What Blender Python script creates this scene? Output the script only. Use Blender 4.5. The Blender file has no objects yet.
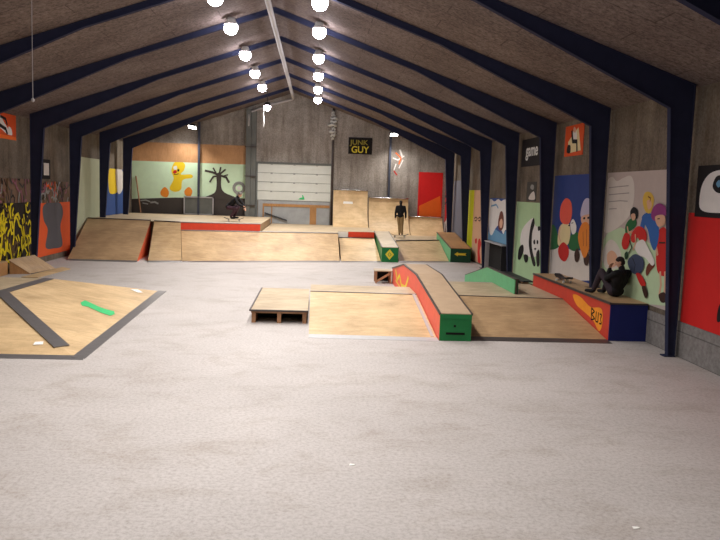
# Indoor skate hall: plywood ramps, grind boxes, murals and steel portal frames
LAMP, FLOOD, EXPO = 48.0, 20.0, 0.0
SPOT = 530.0; FLOODW = 800.0
NEAR_LAMPS = (12.7, 9.1, 5.5)
GREEN = [(-3.639, 15.543), (-3.652, 15.888), (-3.254, 15.513), (-3.082, 15.404), (-2.909, 15.365), (-2.818, 15.096), (-2.855, 14.865), (-3.062, 14.976), (-3.414, 15.298), (-3.528, 15.28)]
TAPES = [[(-3.274, 11.946, 0.066), (-3.296, 12.092, 0.084), (-3.174, 12.125, 0.088), (-3.13, 11.979, 0.07)], [(-2.998, 12.191, 0.095), (-2.992, 12.365, 0.093), (-2.902, 12.288, 0.077), (-2.889, 12.056, 0.076)], [(-3.298, 18.278, 0.112), (-3.142, 18.433, 0.083), (-2.958, 18.159, 0.051), (-3.046, 18.023, 0.068)]]
# painted shapes of the murals, in metres on their walls: (along the wall, height)
MURALS = {
'figures':('R',[
('P','lightgreen',[(16.424,1.593),(15.919,1.964),(15.25,2.123),(14.469,2.007),(13.869,1.894),(12.968,1.818),(12.806,0.828),(16.323,0.42)]),
('S','offwhite',[(16.121,3.108),(15.875,3.183),(15.622,3.091),(15.296,3.152),(14.942,3.189),(14.738,3.014),(14.705,2.675),(14.899,2.354),(15.383,2.116),(15.991,1.96),(16.214,2.132),(16.207,2.766)]),
('S','offwhite',[(16.162,1.498),(15.819,1.811),(15.434,1.782),(15.126,1.559),(15.21,1.277),(15.78,1.177),(16.067,1.303)]),
('S','skin',[(15.865,1.494),(15.639,1.599),(15.364,1.538),(15.278,1.353),(15.534,1.243),(15.801,1.301)]),
('S','blue',[(14.266,2.351),(14.055,2.465),(13.803,2.419),(13.511,2.211),(13.505,1.92),(13.628,1.764),(13.815,1.898),(13.966,2.138)]),
('S','blue',[(14.224,2.379),(14.101,2.333),(14.117,2.155),(14.217,2.063),(14.306,2.171)]),
('S','yellowhair',[(14.275,2.682),(14.21,2.844),(13.988,2.865),(13.805,2.758),(13.811,2.601),(13.92,2.459),(14.128,2.493)]),
('S','skin',[(14.092,2.685),(13.928,2.707),(13.864,2.59),(13.998,2.527)]),
('T','brown',0.025,[(13.947,2.687),(13.935,2.747),(14.04,2.775)]),
('S','green',[(14.995,2.163),(14.792,2.315),(14.521,2.316),(14.499,2.187),(14.749,2.064),(14.939,1.989)]),
('S','black',[(14.806,2.473),(14.66,2.561),(14.469,2.504),(14.435,2.371),(14.556,2.304),(14.746,2.338)]),
('S','skin',[(14.757,2.401),(14.589,2.428),(14.537,2.336),(14.663,2.289)]),
('T','skin',0.05,[(14.888,2.141),(14.818,2.028),(14.648,2.059)]),
('S','red',[(15.115,1.805),(14.994,2.007),(14.763,2.0),(14.718,1.886),(14.814,1.709),(15.002,1.683)]),
('S','red',[(14.645,2.038),(14.38,2.188),(14.043,2.124),(13.968,1.947),(14.183,1.861),(14.365,1.962),(14.502,1.849),(14.669,1.89)]),
('S','darkgreen',[(14.922,1.593),(14.791,1.647),(14.746,1.534),(14.877,1.479)]),
('T','darkbrown',0.03,[(14.743,1.884),(14.595,1.748),(14.723,1.621)]),
('S','white',[(14.476,1.767),(14.328,1.882),(14.079,1.93),(13.802,1.76),(13.552,1.565),(13.645,1.476),(13.954,1.596),(14.236,1.622)]),
('T','skin',0.05,[(14.469,2.007),(14.419,1.855),(14.515,1.712)]),
('S','slate',[(14.74,1.428),(14.589,1.569),(14.357,1.632),(14.065,1.576),(13.982,1.422),(14.163,1.259),(14.51,1.251)]),
('T','black',0.02,[(14.51,1.535),(14.368,1.418),(14.394,1.285)]),
('S','red',[(14.302,1.243),(14.105,1.265),(13.851,1.118),(13.913,1.014),(14.096,1.072)]),
('S','darkbrown',[(13.995,1.023),(13.839,1.044),(13.715,0.91),(13.826,0.834)]),
('S','purple',[(13.824,2.413),(13.743,2.583),(13.511,2.656),(13.263,2.584),(13.238,2.434),(13.523,2.414),(13.657,2.321)]),
('S','skin',[(13.648,2.4),(13.3,2.441),(13.235,2.292),(13.491,2.222)]),
('T','black',0.02,[(13.536,2.365),(13.454,2.373)]),
('T','black',0.02,[(13.372,2.381),(13.302,2.389)]),
('S','red',[(13.546,2.039),(13.445,2.195),(13.19,2.142),(13.049,1.41),(13.413,1.369),(13.552,1.697)]),
('T','skin',0.07,[(13.571,2.062),(13.581,1.866),(13.489,1.702)]),
('T','skin',0.07,[(13.32,1.379),(13.253,1.16),(13.284,0.971)]),
('T','skin',0.07,[(13.129,1.401),(13.086,1.143),(13.102,0.997)]),
('T','darkbrown',0.03,[(13.442,1.925),(13.218,1.941)]),
('S','brown',[(13.912,1.348),(13.844,1.476),(13.658,1.554),(13.549,1.486),(13.704,1.371),(13.851,1.254)]),
('S','darkbrown',[(13.304,0.969),(13.069,1.04),(13.022,0.875),(13.201,0.848)]),
('T','greyline',0.02,[(16.005,2.949),(15.532,2.97),(14.983,2.989)]),
('T','greyline',0.02,[(15.978,2.796),(15.533,2.816),(14.932,2.841)]),
('T','greyline',0.02,[(15.952,2.644),(15.346,2.676),(14.979,2.671)]),
('T','greyline',0.02,[(15.924,2.486),(15.506,2.508)])]),
'twins':('R',[
('P','offwhite',[(20.218,1.288),(19.153,1.403),(17.927,1.423),(16.709,1.485),(16.451,0.845),(20.147,0.39)]),
('S','green',[(20.149,1.678),(19.8,1.963),(19.433,1.875),(19.193,1.613),(19.187,1.382),(20.032,1.29)]),
('S','green',[(18.411,1.665),(17.88,1.872),(17.564,1.722),(17.64,1.447),(18.226,1.41)]),
('S','cream',[(19.142,1.933),(18.556,2.068),(18.296,1.877),(18.39,1.55),(18.725,1.466),(19.205,1.478)]),
('S','coral',[(19.138,2.496),(18.778,2.687),(18.378,2.588),(18.271,2.284),(18.449,2.05),(18.942,2.039),(19.173,2.192)]),
('T','black',0.03,[(18.474,2.002),(18.271,2.012)]),
('T','skin',0.06,[(19.067,1.925),(19.179,1.736),(18.999,1.566)]),
('S','red',[(19.129,1.374),(18.761,1.559),(18.351,1.435),(18.33,1.232),(18.597,1.071),(19.012,1.152)]),
('S','white',[(18.326,2.032),(18.151,2.179),(17.893,2.03),(17.91,1.858),(18.149,1.81)]),
('T','black',0.02,[(18.248,2.071),(18.117,2.088)]),
('S','lilac',[(17.65,2.361),(17.483,2.642),(17.193,2.706),(16.977,2.569),(16.948,2.329),(17.533,2.237)]),
('S','skin',[(17.568,2.257),(16.949,2.334),(16.912,2.131),(17.441,2.074)]),
('S','black',[(17.441,2.24),(17.321,2.256),(17.313,2.212),(17.418,2.202)]),
('S','black',[(17.171,2.261),(17.055,2.276),(17.048,2.233),(17.15,2.224)]),
('S','darkbrown',[(17.866,1.36),(17.68,1.488),(17.519,1.305),(17.65,1.152),(17.817,1.181)]),
('S','darkbrown',[(17.247,1.346),(17.029,1.475),(16.87,1.336),(16.941,1.156),(17.149,1.146)]),
('S','orange',[(17.699,1.769),(17.505,2.082),(17.118,2.133),(16.837,1.878),(16.919,1.522),(17.177,1.297),(17.451,1.451)]),
('T','brown',0.02,[(17.379,1.9),(17.288,1.575)]),
('T','brown',0.02,[(17.148,1.968),(17.079,1.591)])]),
'panda':('R',[
('S','white',[(22.821,1.31),(22.647,1.684),(22.056,1.951),(21.544,2.071),(21.338,1.874),(20.946,1.813),(20.691,1.589),(20.663,1.275),(20.933,1.03),(21.428,0.931),(22.204,0.917),(22.556,1.041)]),
('S','black',[(21.706,1.938),(21.509,2.083),(21.398,1.898),(21.571,1.643),(21.562,1.315),(21.42,1.079),(21.062,0.77),(21.266,0.684),(21.622,0.952),(21.864,1.293),(21.841,1.656)]),
('S','black',[(21.057,1.834),(20.885,1.864),(20.829,1.761),(21.001,1.73)]),
('S','black',[(21.41,1.402),(21.272,1.455),(21.213,1.34),(21.356,1.319)]),
('S','black',[(21.055,1.459),(20.924,1.436),(20.943,1.349),(21.071,1.362)]),
('S','black',[(21.294,1.193),(21.081,1.226),(21.156,1.15)]),
('S','black',[(21.047,1.057),(20.787,1.191),(20.674,0.798),(20.908,0.721)]),
('S','black',[(22.861,1.092),(22.468,1.215),(22.368,1.028),(22.663,0.749),(22.942,0.758)]),
('S','black',[(22.323,0.906),(21.891,0.945),(21.856,0.769),(22.121,0.709)])]),
'swan':('R',[
('P','skybl',[(27.405,1.281),(26.242,1.524),(25.095,1.384),(24.244,1.629),(24.109,0.993),(27.44,0.731)]),
('S','white',[(27.219,2.409),(26.946,2.556),(26.453,2.479),(25.9,2.57),(25.473,2.508),(25.033,2.568),(24.453,2.492),(24.283,1.691),(24.733,1.537),(24.967,1.405),(25.535,1.663),(26.07,1.533),(26.596,1.258),(27.034,1.447)]),
('S','brown',[(25.73,1.79),(25.524,2.117),(25.206,2.146),(24.972,1.922),(24.987,1.623),(25.334,1.491),(25.653,1.569)]),
('S','skin',[(25.537,1.798),(25.262,1.911),(25.101,1.784),(25.196,1.606),(25.468,1.605)]),
('T','skybl',0.06,[(26.861,2.309),(26.14,2.374),(25.833,2.264)])]),
'peach':('R',[
('P','lime',[(31.319,3.055),(29.923,3.049),(29.908,-0.292),(31.747,-0.487)]),
('S','red',[(28.814,0.808),(28.529,1.009),(28.223,0.815),(28.414,0.512),(28.156,0.103),(28.639,0.056)]),
('S','red',[(29.352,0.918),(29.022,0.976),(29.014,0.793),(29.284,0.774)]),
('T','darkbrown',0.05,[(29.651,1.743),(29.387,1.805),(29.104,1.765),(29.285,1.662),(29.564,1.672)]),
('T','darkbrown',0.05,[(28.937,1.771),(28.686,1.832),(28.448,1.79),(28.62,1.69),(28.887,1.7)])]),
'silh':('L',[
('S','darkgrey',[(24.966,1.833),(25.647,1.986),(26.628,1.911),(26.894,1.553),(26.606,1.096),(26.794,0.437),(25.919,0.388),(25.165,0.481),(25.368,1.046),(25.012,1.395)])]),
'bluewall':('L',[
('S','yellow',[(32.78,3.226),(33.795,3.369),(34.18,2.368),(33.245,2.195),(32.773,2.37)]),
('S','offwhite',[(33.85,3.312),(34.758,3.337),(35.23,2.982),(34.99,2.367),(34.18,2.249)])]),
'bird':('E',[
('P','ground',[(-7.887,1.928),(-5.644,2.074),(-4.443,2.09),(-4.059,2.199),(-3.24,2.227),(-2.707,2.147),(-1.931,2.124),(-1.914,1.149),(-7.887,1.155)]),
('S','yellow',[(-5.726,3.689),(-5.506,3.847),(-5.187,3.708),(-5.22,3.414),(-5.368,3.195),(-4.881,3.212),(-4.826,3.054),(-5.278,2.931),(-5.354,2.482),(-5.654,2.347),(-5.904,2.517),(-5.712,2.978),(-5.82,3.33)]),
('S','feet',[(-6.336,2.333),(-6.134,2.563),(-5.938,2.346),(-6.007,2.085),(-6.273,2.13)]),
('S','feet',[(-5.193,2.398),(-4.982,2.602),(-4.811,2.411),(-4.907,2.157),(-5.121,2.186)]),
('S','white',[(-5.716,3.556),(-5.575,3.597),(-5.556,3.437),(-5.697,3.415)]),
('S','red',[(-5.749,3.306),(-5.626,3.399),(-5.555,3.295),(-5.678,3.22)]),
('S','black',[(-5.538,3.42),(-5.45,3.441),(-5.449,3.352),(-5.52,3.332)]),
('T','black',0.03,[(-5.696,3.184),(-5.572,3.188),(-5.484,3.227)]),
('S','ground',[(-3.656,3.273),(-3.442,3.28),(-3.425,2.673),(-3.251,2.391),(-2.683,2.105),(-4.291,2.052),(-3.76,2.357),(-3.649,2.737)]),
('T','ground',0.1,[(-3.548,3.223),(-3.861,3.355),(-4.191,3.414)]),
('T','ground',0.08,[(-3.565,3.186),(-3.814,3.142),(-3.971,2.887)]),
('T','ground',0.08,[(-3.531,3.259),(-3.464,3.591)]),
('T','ground',0.1,[(-3.477,3.207),(-3.19,3.128),(-3.062,2.9)]),
('T','ground',0.08,[(-3.495,3.278),(-3.24,3.501)]),
('T','ground',0.07,[(-3.674,3.308),(-3.819,3.552)]),
('T','ground',0.06,[(-3.369,3.175),(-3.121,3.255)]),
('T','ground',0.06,[(-3.77,3.161),(-3.901,2.996)]),
('T','ringgrey',0.14,[(-2.328,2.645),(-2.341,2.562),(-2.382,2.487),(-2.445,2.431),(-2.524,2.4),(-2.608,2.397),(-2.687,2.423),(-2.752,2.475),(-2.795,2.546),(-2.811,2.629),(-2.798,2.712),(-2.757,2.786),(-2.694,2.842),(-2.615,2.874),(-2.531,2.877),(-2.452,2.851),(-2.387,2.799),(-2.344,2.727),(-2.328,2.645)]),
('T','ringgrey',0.06,[(-7.268,1.876),(-7.029,1.908),(-6.838,1.842)]),
('T','ringgrey',0.08,[(-6.79,1.795),(-6.599,1.826),(-6.456,1.758)]),
('T','ringgrey',0.05,[(-7.172,1.759),(-6.933,1.718)]),
('S','white',[(-2.473,2.64),(-2.516,2.557),(-2.608,2.547),(-2.665,2.62),(-2.634,2.708),(-2.544,2.731)]),
('T','ringgrey',0.2,[(-2.59,2.394),(-2.609,2.102)])]),
'redend':('E',[
('P','orange2',[(6.29,2.049),(7.316,2.576),(7.466,1.492),(6.313,1.505)])]),
'splat':('E',[
('T','white',0.06,[(4.906,4.354),(5.157,4.266),(5.445,4.471)]),
('T','orange2',0.06,[(5.045,4.602),(5.301,4.369),(5.214,4.073)]),
('T','white',0.08,[(5.236,4.755),(5.347,4.468)]),
('T','red',0.05,[(4.98,3.724),(5.136,3.534)]),
('T','white',0.05,[(5.404,4.275),(5.222,3.878)]),
('T','white',0.05,[(5.066,4.068),(4.978,3.772)])])}
import bpy, bmesh, math, random
from mathutils import Vector, Matrix
D = bpy.data; SC = bpy.context.scene; COL = SC.collection
PI = math.pi

# ------------------------------------------------------------------ materials
MATS = {}
def _new(name):
    m = D.materials.new(name); m.use_nodes = True
    nt = m.node_tree; b = nt.nodes['Principled BSDF']
    MATS[name] = m
    return m, nt, b
def lin(c):
    return tuple(((v/255)/12.92 if v/255 <= .04045 else ((v/255+.055)/1.055)**2.4) for v in c)
def plain(name, rgb, rough=.7, metal=0, var=.12, scale=6.0, bump=0, spec=.3):
    m, nt, b = _new(name)
    L = nt.links; N = nt.nodes
    tc = N.new('ShaderNodeTexCoord'); no = N.new('ShaderNodeTexNoise')
    no.inputs['Scale'].default_value = scale; no.inputs['Detail'].default_value = 6
    no.inputs['Roughness'].default_value = .65
    L.new(tc.outputs['Object'], no.inputs['Vector'])
    mix = N.new('ShaderNodeMix'); mix.data_type = 'RGBA'
    c = lin(rgb)
    mix.inputs['A'].default_value = (*[v*(1-var*1.6) for v in c], 1)
    mix.inputs['B'].default_value = (*[min(1, v*(1+var*1.6)) for v in c], 1)
    L.new(no.outputs['Fac'], mix.inputs['Factor']); L.new(mix.outputs['Result'], b.inputs['Base Color'])
    b.inputs['Roughness'].default_value = rough; b.inputs['Metallic'].default_value = metal
    b.inputs['Specular IOR Level'].default_value = spec
    if bump:
        bp = N.new('ShaderNodeBump'); bp.inputs['Strength'].default_value = bump; bp.inputs['Distance'].default_value = .02
        n2 = N.new('ShaderNodeTexNoise'); n2.inputs['Scale'].default_value = scale*8
        L.new(tc.outputs['Object'], n2.inputs['Vector'])
        L.new(n2.outputs['Fac'], bp.inputs['Height']); L.new(bp.outputs['Normal'], b.inputs['Normal'])
    return m
def ramp2(nt, fac, stops):
    r = nt.nodes.new('ShaderNodeValToRGB')
    e = r.color_ramp.elements
    while len(e) < len(stops): e.new(.5)
    for el, (p, c) in zip(e, stops):
        el.position = p; el.color = (*lin(c), 1)
    nt.links.new(fac, r.inputs['Fac'])
    return r.outputs['Color']
def noise(nt, vec, scale, detail=6, rough=.6, dist=0):
    n = nt.nodes.new('ShaderNodeTexNoise')
    n.inputs['Scale'].default_value = scale; n.inputs['Detail'].default_value = detail
    n.inputs['Roughness'].default_value = rough; n.inputs['Distortion'].default_value = dist
    nt.links.new(vec, n.inputs['Vector'])
    return n.outputs['Fac']
def mapped(nt, sc=(1, 1, 1), rot=(0, 0, 0)):
    tc = nt.nodes.new('ShaderNodeTexCoord'); mp = nt.nodes.new('ShaderNodeMapping')
    mp.inputs['Scale'].default_value = sc; mp.inputs['Rotation'].default_value = rot
    nt.links.new(tc.outputs['Object'], mp.inputs['Vector'])
    return mp.outputs['Vector']
def mixc(nt, fac, a, b, mode='MIX'):
    x = nt.nodes.new('ShaderNodeMix'); x.data_type = 'RGBA'; x.blend_type = mode
    if isinstance(fac, (int, float)): x.inputs['Factor'].default_value = fac
    else: nt.links.new(fac, x.inputs['Factor'])
    for k, v in (('A', a), ('B', b)):
        if isinstance(v, tuple): x.inputs[k].default_value = (*v, 1)
        else: nt.links.new(v, x.inputs[k])
    return x.outputs['Result']
def bumpn(nt, b, h, strength, dist=.02):
    bp = nt.nodes.new('ShaderNodeBump'); bp.inputs['Strength'].default_value = strength; bp.inputs['Distance'].default_value = dist
    nt.links.new(h, bp.inputs['Height']); nt.links.new(bp.outputs['Normal'], b.inputs['Normal'])

def plywood(name, a, c, rough=.5, sx=1., sy=14.):
    m, nt, b = _new(name)
    v = mapped(nt, (sx*1.2, sy*.3, 1.2)); v2 = mapped(nt)
    g = noise(nt, v, 2.2, 8, .65, .4)
    col = ramp2(nt, g, [(.3, a), (.7, c)])
    w = noise(nt, v2, 1.1, 5, .6)
    wr = ramp2(nt, w, [(.36, (205, 200, 195)), (.62, (255, 255, 255))])
    col = mixc(nt, .6, col, wr, 'MULTIPLY')
    sp = noise(nt, v2, 26, 3, .7)
    spr = ramp2(nt, sp, [(.3, (200, 190, 180)), (.42, (255, 255, 255))])
    col = mixc(nt, .5, col, spr, 'MULTIPLY')
    nt.links.new(col, b.inputs['Base Color'])
    b.inputs['Roughness'].default_value = rough; b.inputs['Specular IOR Level'].default_value = .35
    bumpn(nt, b, g, .06)
    return m

def concrete_floor():
    m, nt, b = _new('worn_concrete_floor')
    v = mapped(nt)
    big = noise(nt, v, .28, 6, .62, .3)
    col = ramp2(nt, big, [(.3, (178, 171, 167)), (.5, (186, 179, 175)), (.7, (195, 188, 184))])
    mid = noise(nt, mapped(nt, (.9, 1.3, 1)), 1.3, 8, .7, .4)
    mr = ramp2(nt, mid, [(.32, (232, 227, 221)), (.5, (255, 255, 255))])
    col = mixc(nt, .75, col, mr, 'MULTIPLY')
    fine = noise(nt, v, 24, 8, .8)
    fr = ramp2(nt, fine, [(.36, (196, 191, 186)), (.56, (255, 255, 255))])
    col = mixc(nt, .7, col, fr, 'MULTIPLY')
    # a few rusty brown scuffs
    sc = noise(nt, mapped(nt, (.8, 2.2, 1)), 2.6, 6, .65, 1.0)
    sr = nt.nodes.new('ShaderNodeValToRGB'); e = sr.color_ramp.elements
    e[0].position = .66; e[0].color = (0, 0, 0, 1); e[1].position = .76; e[1].color = (.4, .4, .4, 1)
    nt.links.new(sc, sr.inputs['Fac'])
    col = mixc(nt, sr.outputs['Color'], col, lin((120, 104, 84)))
    nt.links.new(col, b.inputs['Base Color'])
    b.inputs['Roughness'].default_value = .55; b.inputs['Specular IOR Level'].default_value = .35
    rr = ramp2(nt, mid, [(.3, (222, 222, 222)), (.7, (200, 200, 200))])
    nt.links.new(rr, b.inputs['Roughness'])
    bumpn(nt, b, fine, .12)

def concrete_wall(name, c0, c1, stain, axis='x'):
    m, nt, b = _new(name)
    v = mapped(nt)
    g = noise(nt, v, 1.1, 7, .65, .2)
    col = ramp2(nt, g, [(.32, c0), (.68, c1)])
    vs = mapped(nt, (3, 3, .35))
    st = noise(nt, vs, 1.0, 6, .6, .3)
    sr = ramp2(nt, st, [(.3, stain), (.55, (255, 255, 255))])
    col = mixc(nt, .75, col, sr, 'MULTIPLY')
    fine = noise(nt, v, 22, 5, .7)
    fr = ramp2(nt, fine, [(.35, (185, 180, 175)), (.6, (255, 255, 255))])
    col = mixc(nt, .7, col, fr, 'MULTIPLY')
    nt.links.new(col, b.inputs['Base Color'])
    b.inputs['Roughness'].default_value = .85; b.inputs['Specular IOR Level'].default_value = .2
    bumpn(nt, b, fine, .3)

def bricks(name, c, mortar, w, h, rot):
    m, nt, b = _new(name)
    v = mapped(nt, (1, 1, 1), rot)
    br = nt.nodes.new('ShaderNodeTexBrick'); nt.links.new(v, br.inputs['Vector'])
    br.inputs['Scale'].default_value = 1; br.inputs['Brick Width'].default_value = w; br.inputs['Row Height'].default_value = h
    br.inputs['Mortar Size'].default_value = .012
    br.inputs['Color1'].default_value = (*lin(c), 1); br.inputs['Color2'].default_value = (*[x*.85 for x in lin(c)], 1)
    br.inputs['Mortar'].default_value = (*lin(mortar), 1)
    f = noise(nt, mapped(nt), 12, 6, .7)
    fr = ramp2(nt, f, [(.35, (185, 180, 175)), (.6, (255, 255, 255))])
    col = mixc(nt, .6, br.outputs['Color'], fr, 'MULTIPLY')
    nt.links.new(col, b.inputs['Base Color']); b.inputs['Roughness'].default_value = .8
    b.inputs['Specular IOR Level'].default_value = .2
    bumpn(nt, b, br.outputs['Fac'], -.3, .01)

def ceiling_mat():
    m, nt, b = _new('wood_wool_ceiling')
    v = mapped(nt)
    g = noise(nt, v, 13, 8, .8)
    col = ramp2(nt, g, [(.34, (84, 74, 70)), (.66, (151, 137, 132))])
    big = noise(nt, v, .7, 5, .6)
    bg = ramp2(nt, big, [(.3, (205, 200, 200)), (.65, (255, 255, 255))])
    col = mixc(nt, .8, col, bg, 'MULTIPLY')
    br = nt.nodes.new('ShaderNodeTexBrick'); nt.links.new(v, br.inputs['Vector'])
    br.inputs['Scale'].default_value = 1; br.inputs['Brick Width'].default_value = 2.4; br.inputs['Row Height'].default_value = .6
    br.inputs['Mortar Size'].default_value = .012
    br.inputs['Color1'].default_value = (1, 1, 1, 1); br.inputs['Color2'].default_value = (.86, .86, .86, 1)
    br.inputs['Mortar'].default_value = (.5, .48, .46, 1)
    col = mixc(nt, .75, col, br.outputs['Color'], 'MULTIPLY')
    nt.links.new(col, b.inputs['Base Color']); b.inputs['Roughness'].default_value = .9
    b.inputs['Specular IOR Level'].default_value = .1
    bumpn(nt, b, g, .4)

concrete_floor()
concrete_wall('brown_concrete', (104, 94, 82), (140, 128, 113), (190, 180, 170))
concrete_wall('grey_concrete', (150, 143, 136), (184, 176, 167), (186, 178, 172))
bricks('grey_blocks', (138, 134, 132), (104, 102, 100), .45, .2, (PI/2, 0, PI/2))
ceiling_mat()
plywood('plywood', (196, 164, 120), (224, 194, 150))
plywood('plywood_dark', (168, 136, 100), (196, 164, 124))
plywood('plywood_worn', (172, 152, 124), (204, 184, 152))
plywood('plywood_brown', (166, 120, 74), (192, 144, 92), .6, 14, 1)
plywood('plywood_mid', (184, 152, 110), (212, 180, 138))
plywood('band_ply', (196, 146, 100), (216, 168, 122), .6, 14, 1)
plywood('timber', (150, 108, 76), (182, 136, 100), .6)
plain('navy_steel', (47, 50, 72), .85, 0, .15, 3, 0, .08)
plain('column_steel', (66, 70, 84), .6, 0, .1, 3)
plain('pale_galvanised', (186, 184, 184), .5, .25, .12, 9)
plain('glow_white', (225, 225, 222), .4, 0, .03)  # lamp housings: glow around the bowls painted in as a pale colour
plain('coral_paint', (224, 92, 72), .5, 0, .13, 5)
plain('ledge_red', (196, 60, 44), .5, 0, .13, 5)
plain('plywood_grey', (176, 150, 122), .6, 0, .14, 4)
plain('galvanised', (128, 124, 124), .42, .6, .15, 9)
plain('dark_metal', (86, 78, 76), .45, .5, .15, 9)
plain('bright_steel', (205, 205, 205), .25, 1, .06, 9)
plain('orange_paint', (230, 104, 66), .5, 0, .1, 5)
plain('red_orange_paint', (228, 76, 50), .5, 0, .12, 5)
plain('green_paint', (30, 116, 62), .45, 0, .14, 6)
plain('light_green_paint', (96, 172, 122), .5, 0, .14, 6)
plain('dark_green_paint', (26, 72, 50), .5, 0, .14, 6)
plain('navy_paint', (28, 38, 104), .5, 0, .12, 5)
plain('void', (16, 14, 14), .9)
plain('white_tape', (240, 238, 232), .6, 0, .03)
plain('pvc_white', (214, 214, 210), .5, 0, .08)
plain('pipe_grey', (176, 172, 172), .5, 0, .06)
plain('column_grey', (104, 106, 102), .7, 0, .2, 3)
plain('door_white', (206, 208, 200), .5, 0, .07, 2)
plain('door_rib', (150, 152, 148), .5, 0, .07, 2)
plain('board_grey', (158, 160, 160), .6, 0, .22, 2.2)
plain('lampblack', (40, 40, 44), .5)
plain('rubber', (26, 25, 26), .8)
plain('paint_spray_green', (62, 186, 112), .6)
plain('flame_orange', (240, 150, 40), .6)
plain('yellow_mark', (226, 206, 62), .6)
# painted colours of the murals
PAL = dict(lightgreen=(186, 208, 170), offwhite=(212, 204, 196), skin=(214, 168, 140), yellowhair=(212, 176, 74), blue=(52, 98, 168),
  black=(28, 26, 28), green=(42, 104, 60), red=(196, 44, 40), purple=(140, 58, 120), slate=(64, 74, 100), brown=(110, 56, 42),
  darkgreen=(32, 66, 44), darkbrown=(62, 40, 34), greyline=(160, 152, 148), coral=(226, 92, 74), cream=(222, 204, 156), lilac=(186, 180, 204),
  orange=(222, 130, 46), white=(226, 222, 218), skybl=(104, 152, 186), lime=(204, 208, 40), darkgrey=(92, 90, 94), yellow=(236, 202, 44),
  ground=(72, 66, 62), feet=(230, 140, 50), ringgrey=(150, 150, 146), orange2=(236, 110, 40), pinkgrey=(186, 172, 166), palegreen=(176, 206, 160),
  deepblue=(44, 64, 128), peachbg=(206, 164, 132), wallgrey=(112, 112, 124), mint=(212, 238, 204), red2=(214, 40, 40), orange3=(224, 92, 44),
  redwall=(208, 38, 36), signblack=(34, 30, 32), olive=(150, 140, 60), posterorange=(214, 84, 40), palewall=(184, 190, 160), bluew=(58, 84, 142),
  graf=(94, 72, 44), grafy=(228, 206, 34), grafk=(42, 34, 28), grafb=(120, 94, 76), picgrey=(74, 72, 68), mauve=(150, 96, 110))
for k, c in PAL.items(): plain('paint_' + k, c, .75, 0, .07, 3, 0, .2)
plain('skin_tone', (206, 158, 132), .6, 0, .03)
plain('hair_dark', (34, 27, 24), .7)
plain('hair_grey', (120, 112, 104), .7)
plain('cloth_black', (26, 25, 28), .85, 0, .15, 30)
plain('cloth_khaki', (150, 126, 88), .85, 0, .1, 30)
plain('cloth_maroon', (70, 48, 58), .85, 0, .12, 30)
plain('cloth_purplegrey', (58, 48, 56), .85, 0, .12, 30)
plain('cloth_lightgrey', (182, 176, 178), .85, 0, .08, 30)
m, nt, b = _new('lamp_glow')
b.inputs['Base Color'].default_value = (1, 1, 1, 1)
b.inputs['Emission Color'].default_value = (.96, .93, 1.0, 1); b.inputs['Emission Strength'].default_value = LAMP
m, nt, b = _new('flood_glow')
b.inputs['Base Color'].default_value = (1, 1, 1, 1)
b.inputs['Emission Color'].default_value = (1.0, .96, .9, 1); b.inputs['Emission Strength'].default_value = FLOOD

# ------------------------------------------------------------------ builders
def link(name, bm, mats, parent=None, smooth=False):
    """world-space bmesh -> ONE mesh object; origin at the base (or the parent's origin)"""
    bmesh.ops.recalc_face_normals(bm, faces=bm.faces[:])
    me = D.meshes.new(name)
    if parent is None:
        xs = [v.co for v in bm.verts]
        lo = Vector([min(c[i] for c in xs) for i in range(3)]); hi = Vector([max(c[i] for c in xs) for i in range(3)])
        org = Vector(((lo.x+hi.x)/2, (lo.y+hi.y)/2, lo.z))
        bmesh.ops.translate(bm, verts=bm.verts[:], vec=-org)
    else:
        org = None
        q = parent; off = Vector((0, 0, 0))
        while q: off += q.location; q = q.parent
        bmesh.ops.translate(bm, verts=bm.verts[:], vec=-off)
    bm.to_mesh(me); bm.free()
    if not isinstance(mats, (list, tuple)): mats = [mats]
    for x in mats: me.materials.append(MATS[x])
    if smooth:
        for p in me.polygons: p.use_smooth = True
    o = D.objects.new(name, me); COL.objects.link(o)
    if parent is None: o.location = org
    else: o.parent = parent
    return o
def tag(o, label=None, cat=None, group=None, kind=None):
    if label: o['label'] = label
    if cat: o['category'] = cat
    if group: o['group'] = group
    if kind: o['kind'] = kind
    return o
def thing(name, label, cat, loc, group=None):
    o = D.objects.new(name, None); COL.objects.link(o); o.location = loc; o.empty_display_size = .1
    return tag(o, label, cat, group)
def dup(root, loc, label=None):
    r = root.copy(); COL.objects.link(r); r.location = loc
    if label: r['label'] = label
    for ch in list(root.children):
        c = ch.copy(); COL.objects.link(c); c.parent = r
        for g in list(ch.children):
            d = g.copy(); COL.objects.link(d); d.parent = c
    return r
def nb(): return bmesh.new()
def poly(bm, pts, mi=0):
    f = bm.faces.new([bm.verts.new(p) for p in pts]); f.material_index = mi; return f
def hexa(bm, a, c, mi=0):
    """solid between two loops of the same length (top loop a, bottom loop c)"""
    n = len(a)
    va = [bm.verts.new(p) for p in a]; vc = [bm.verts.new(p) for p in c]
    fs = [bm.faces.new(va), bm.faces.new(vc[::-1])]
    for i in range(n):
        j = (i+1) % n
        fs.append(bm.faces.new((va[i], vc[i], vc[j], va[j])))
    for f in fs: f.material_index = mi
def box(bm, x0, x1, y0, y1, z0, z1, mi=0):
    a = [(x0, y0, z1), (x1, y0, z1), (x1, y1, z1), (x0, y1, z1)]
    hexa(bm, a, [(x, y, z0) for x, y, z in a], mi)
def slab(bm, pts, t=.02, mi=0):
    """sheet of thickness t below the given top outline (3-D points)"""
    hexa(bm, pts, [(x, y, z-t) for x, y, z in pts], mi)
def drop(bm, pts, z=0., mi=0):
    """solid from the outline straight down to z; corners already at z give wedges"""
    hexa(bm, pts, [(x, y, min(z, zz-1e-3)) for x, y, zz in pts], mi)
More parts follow.
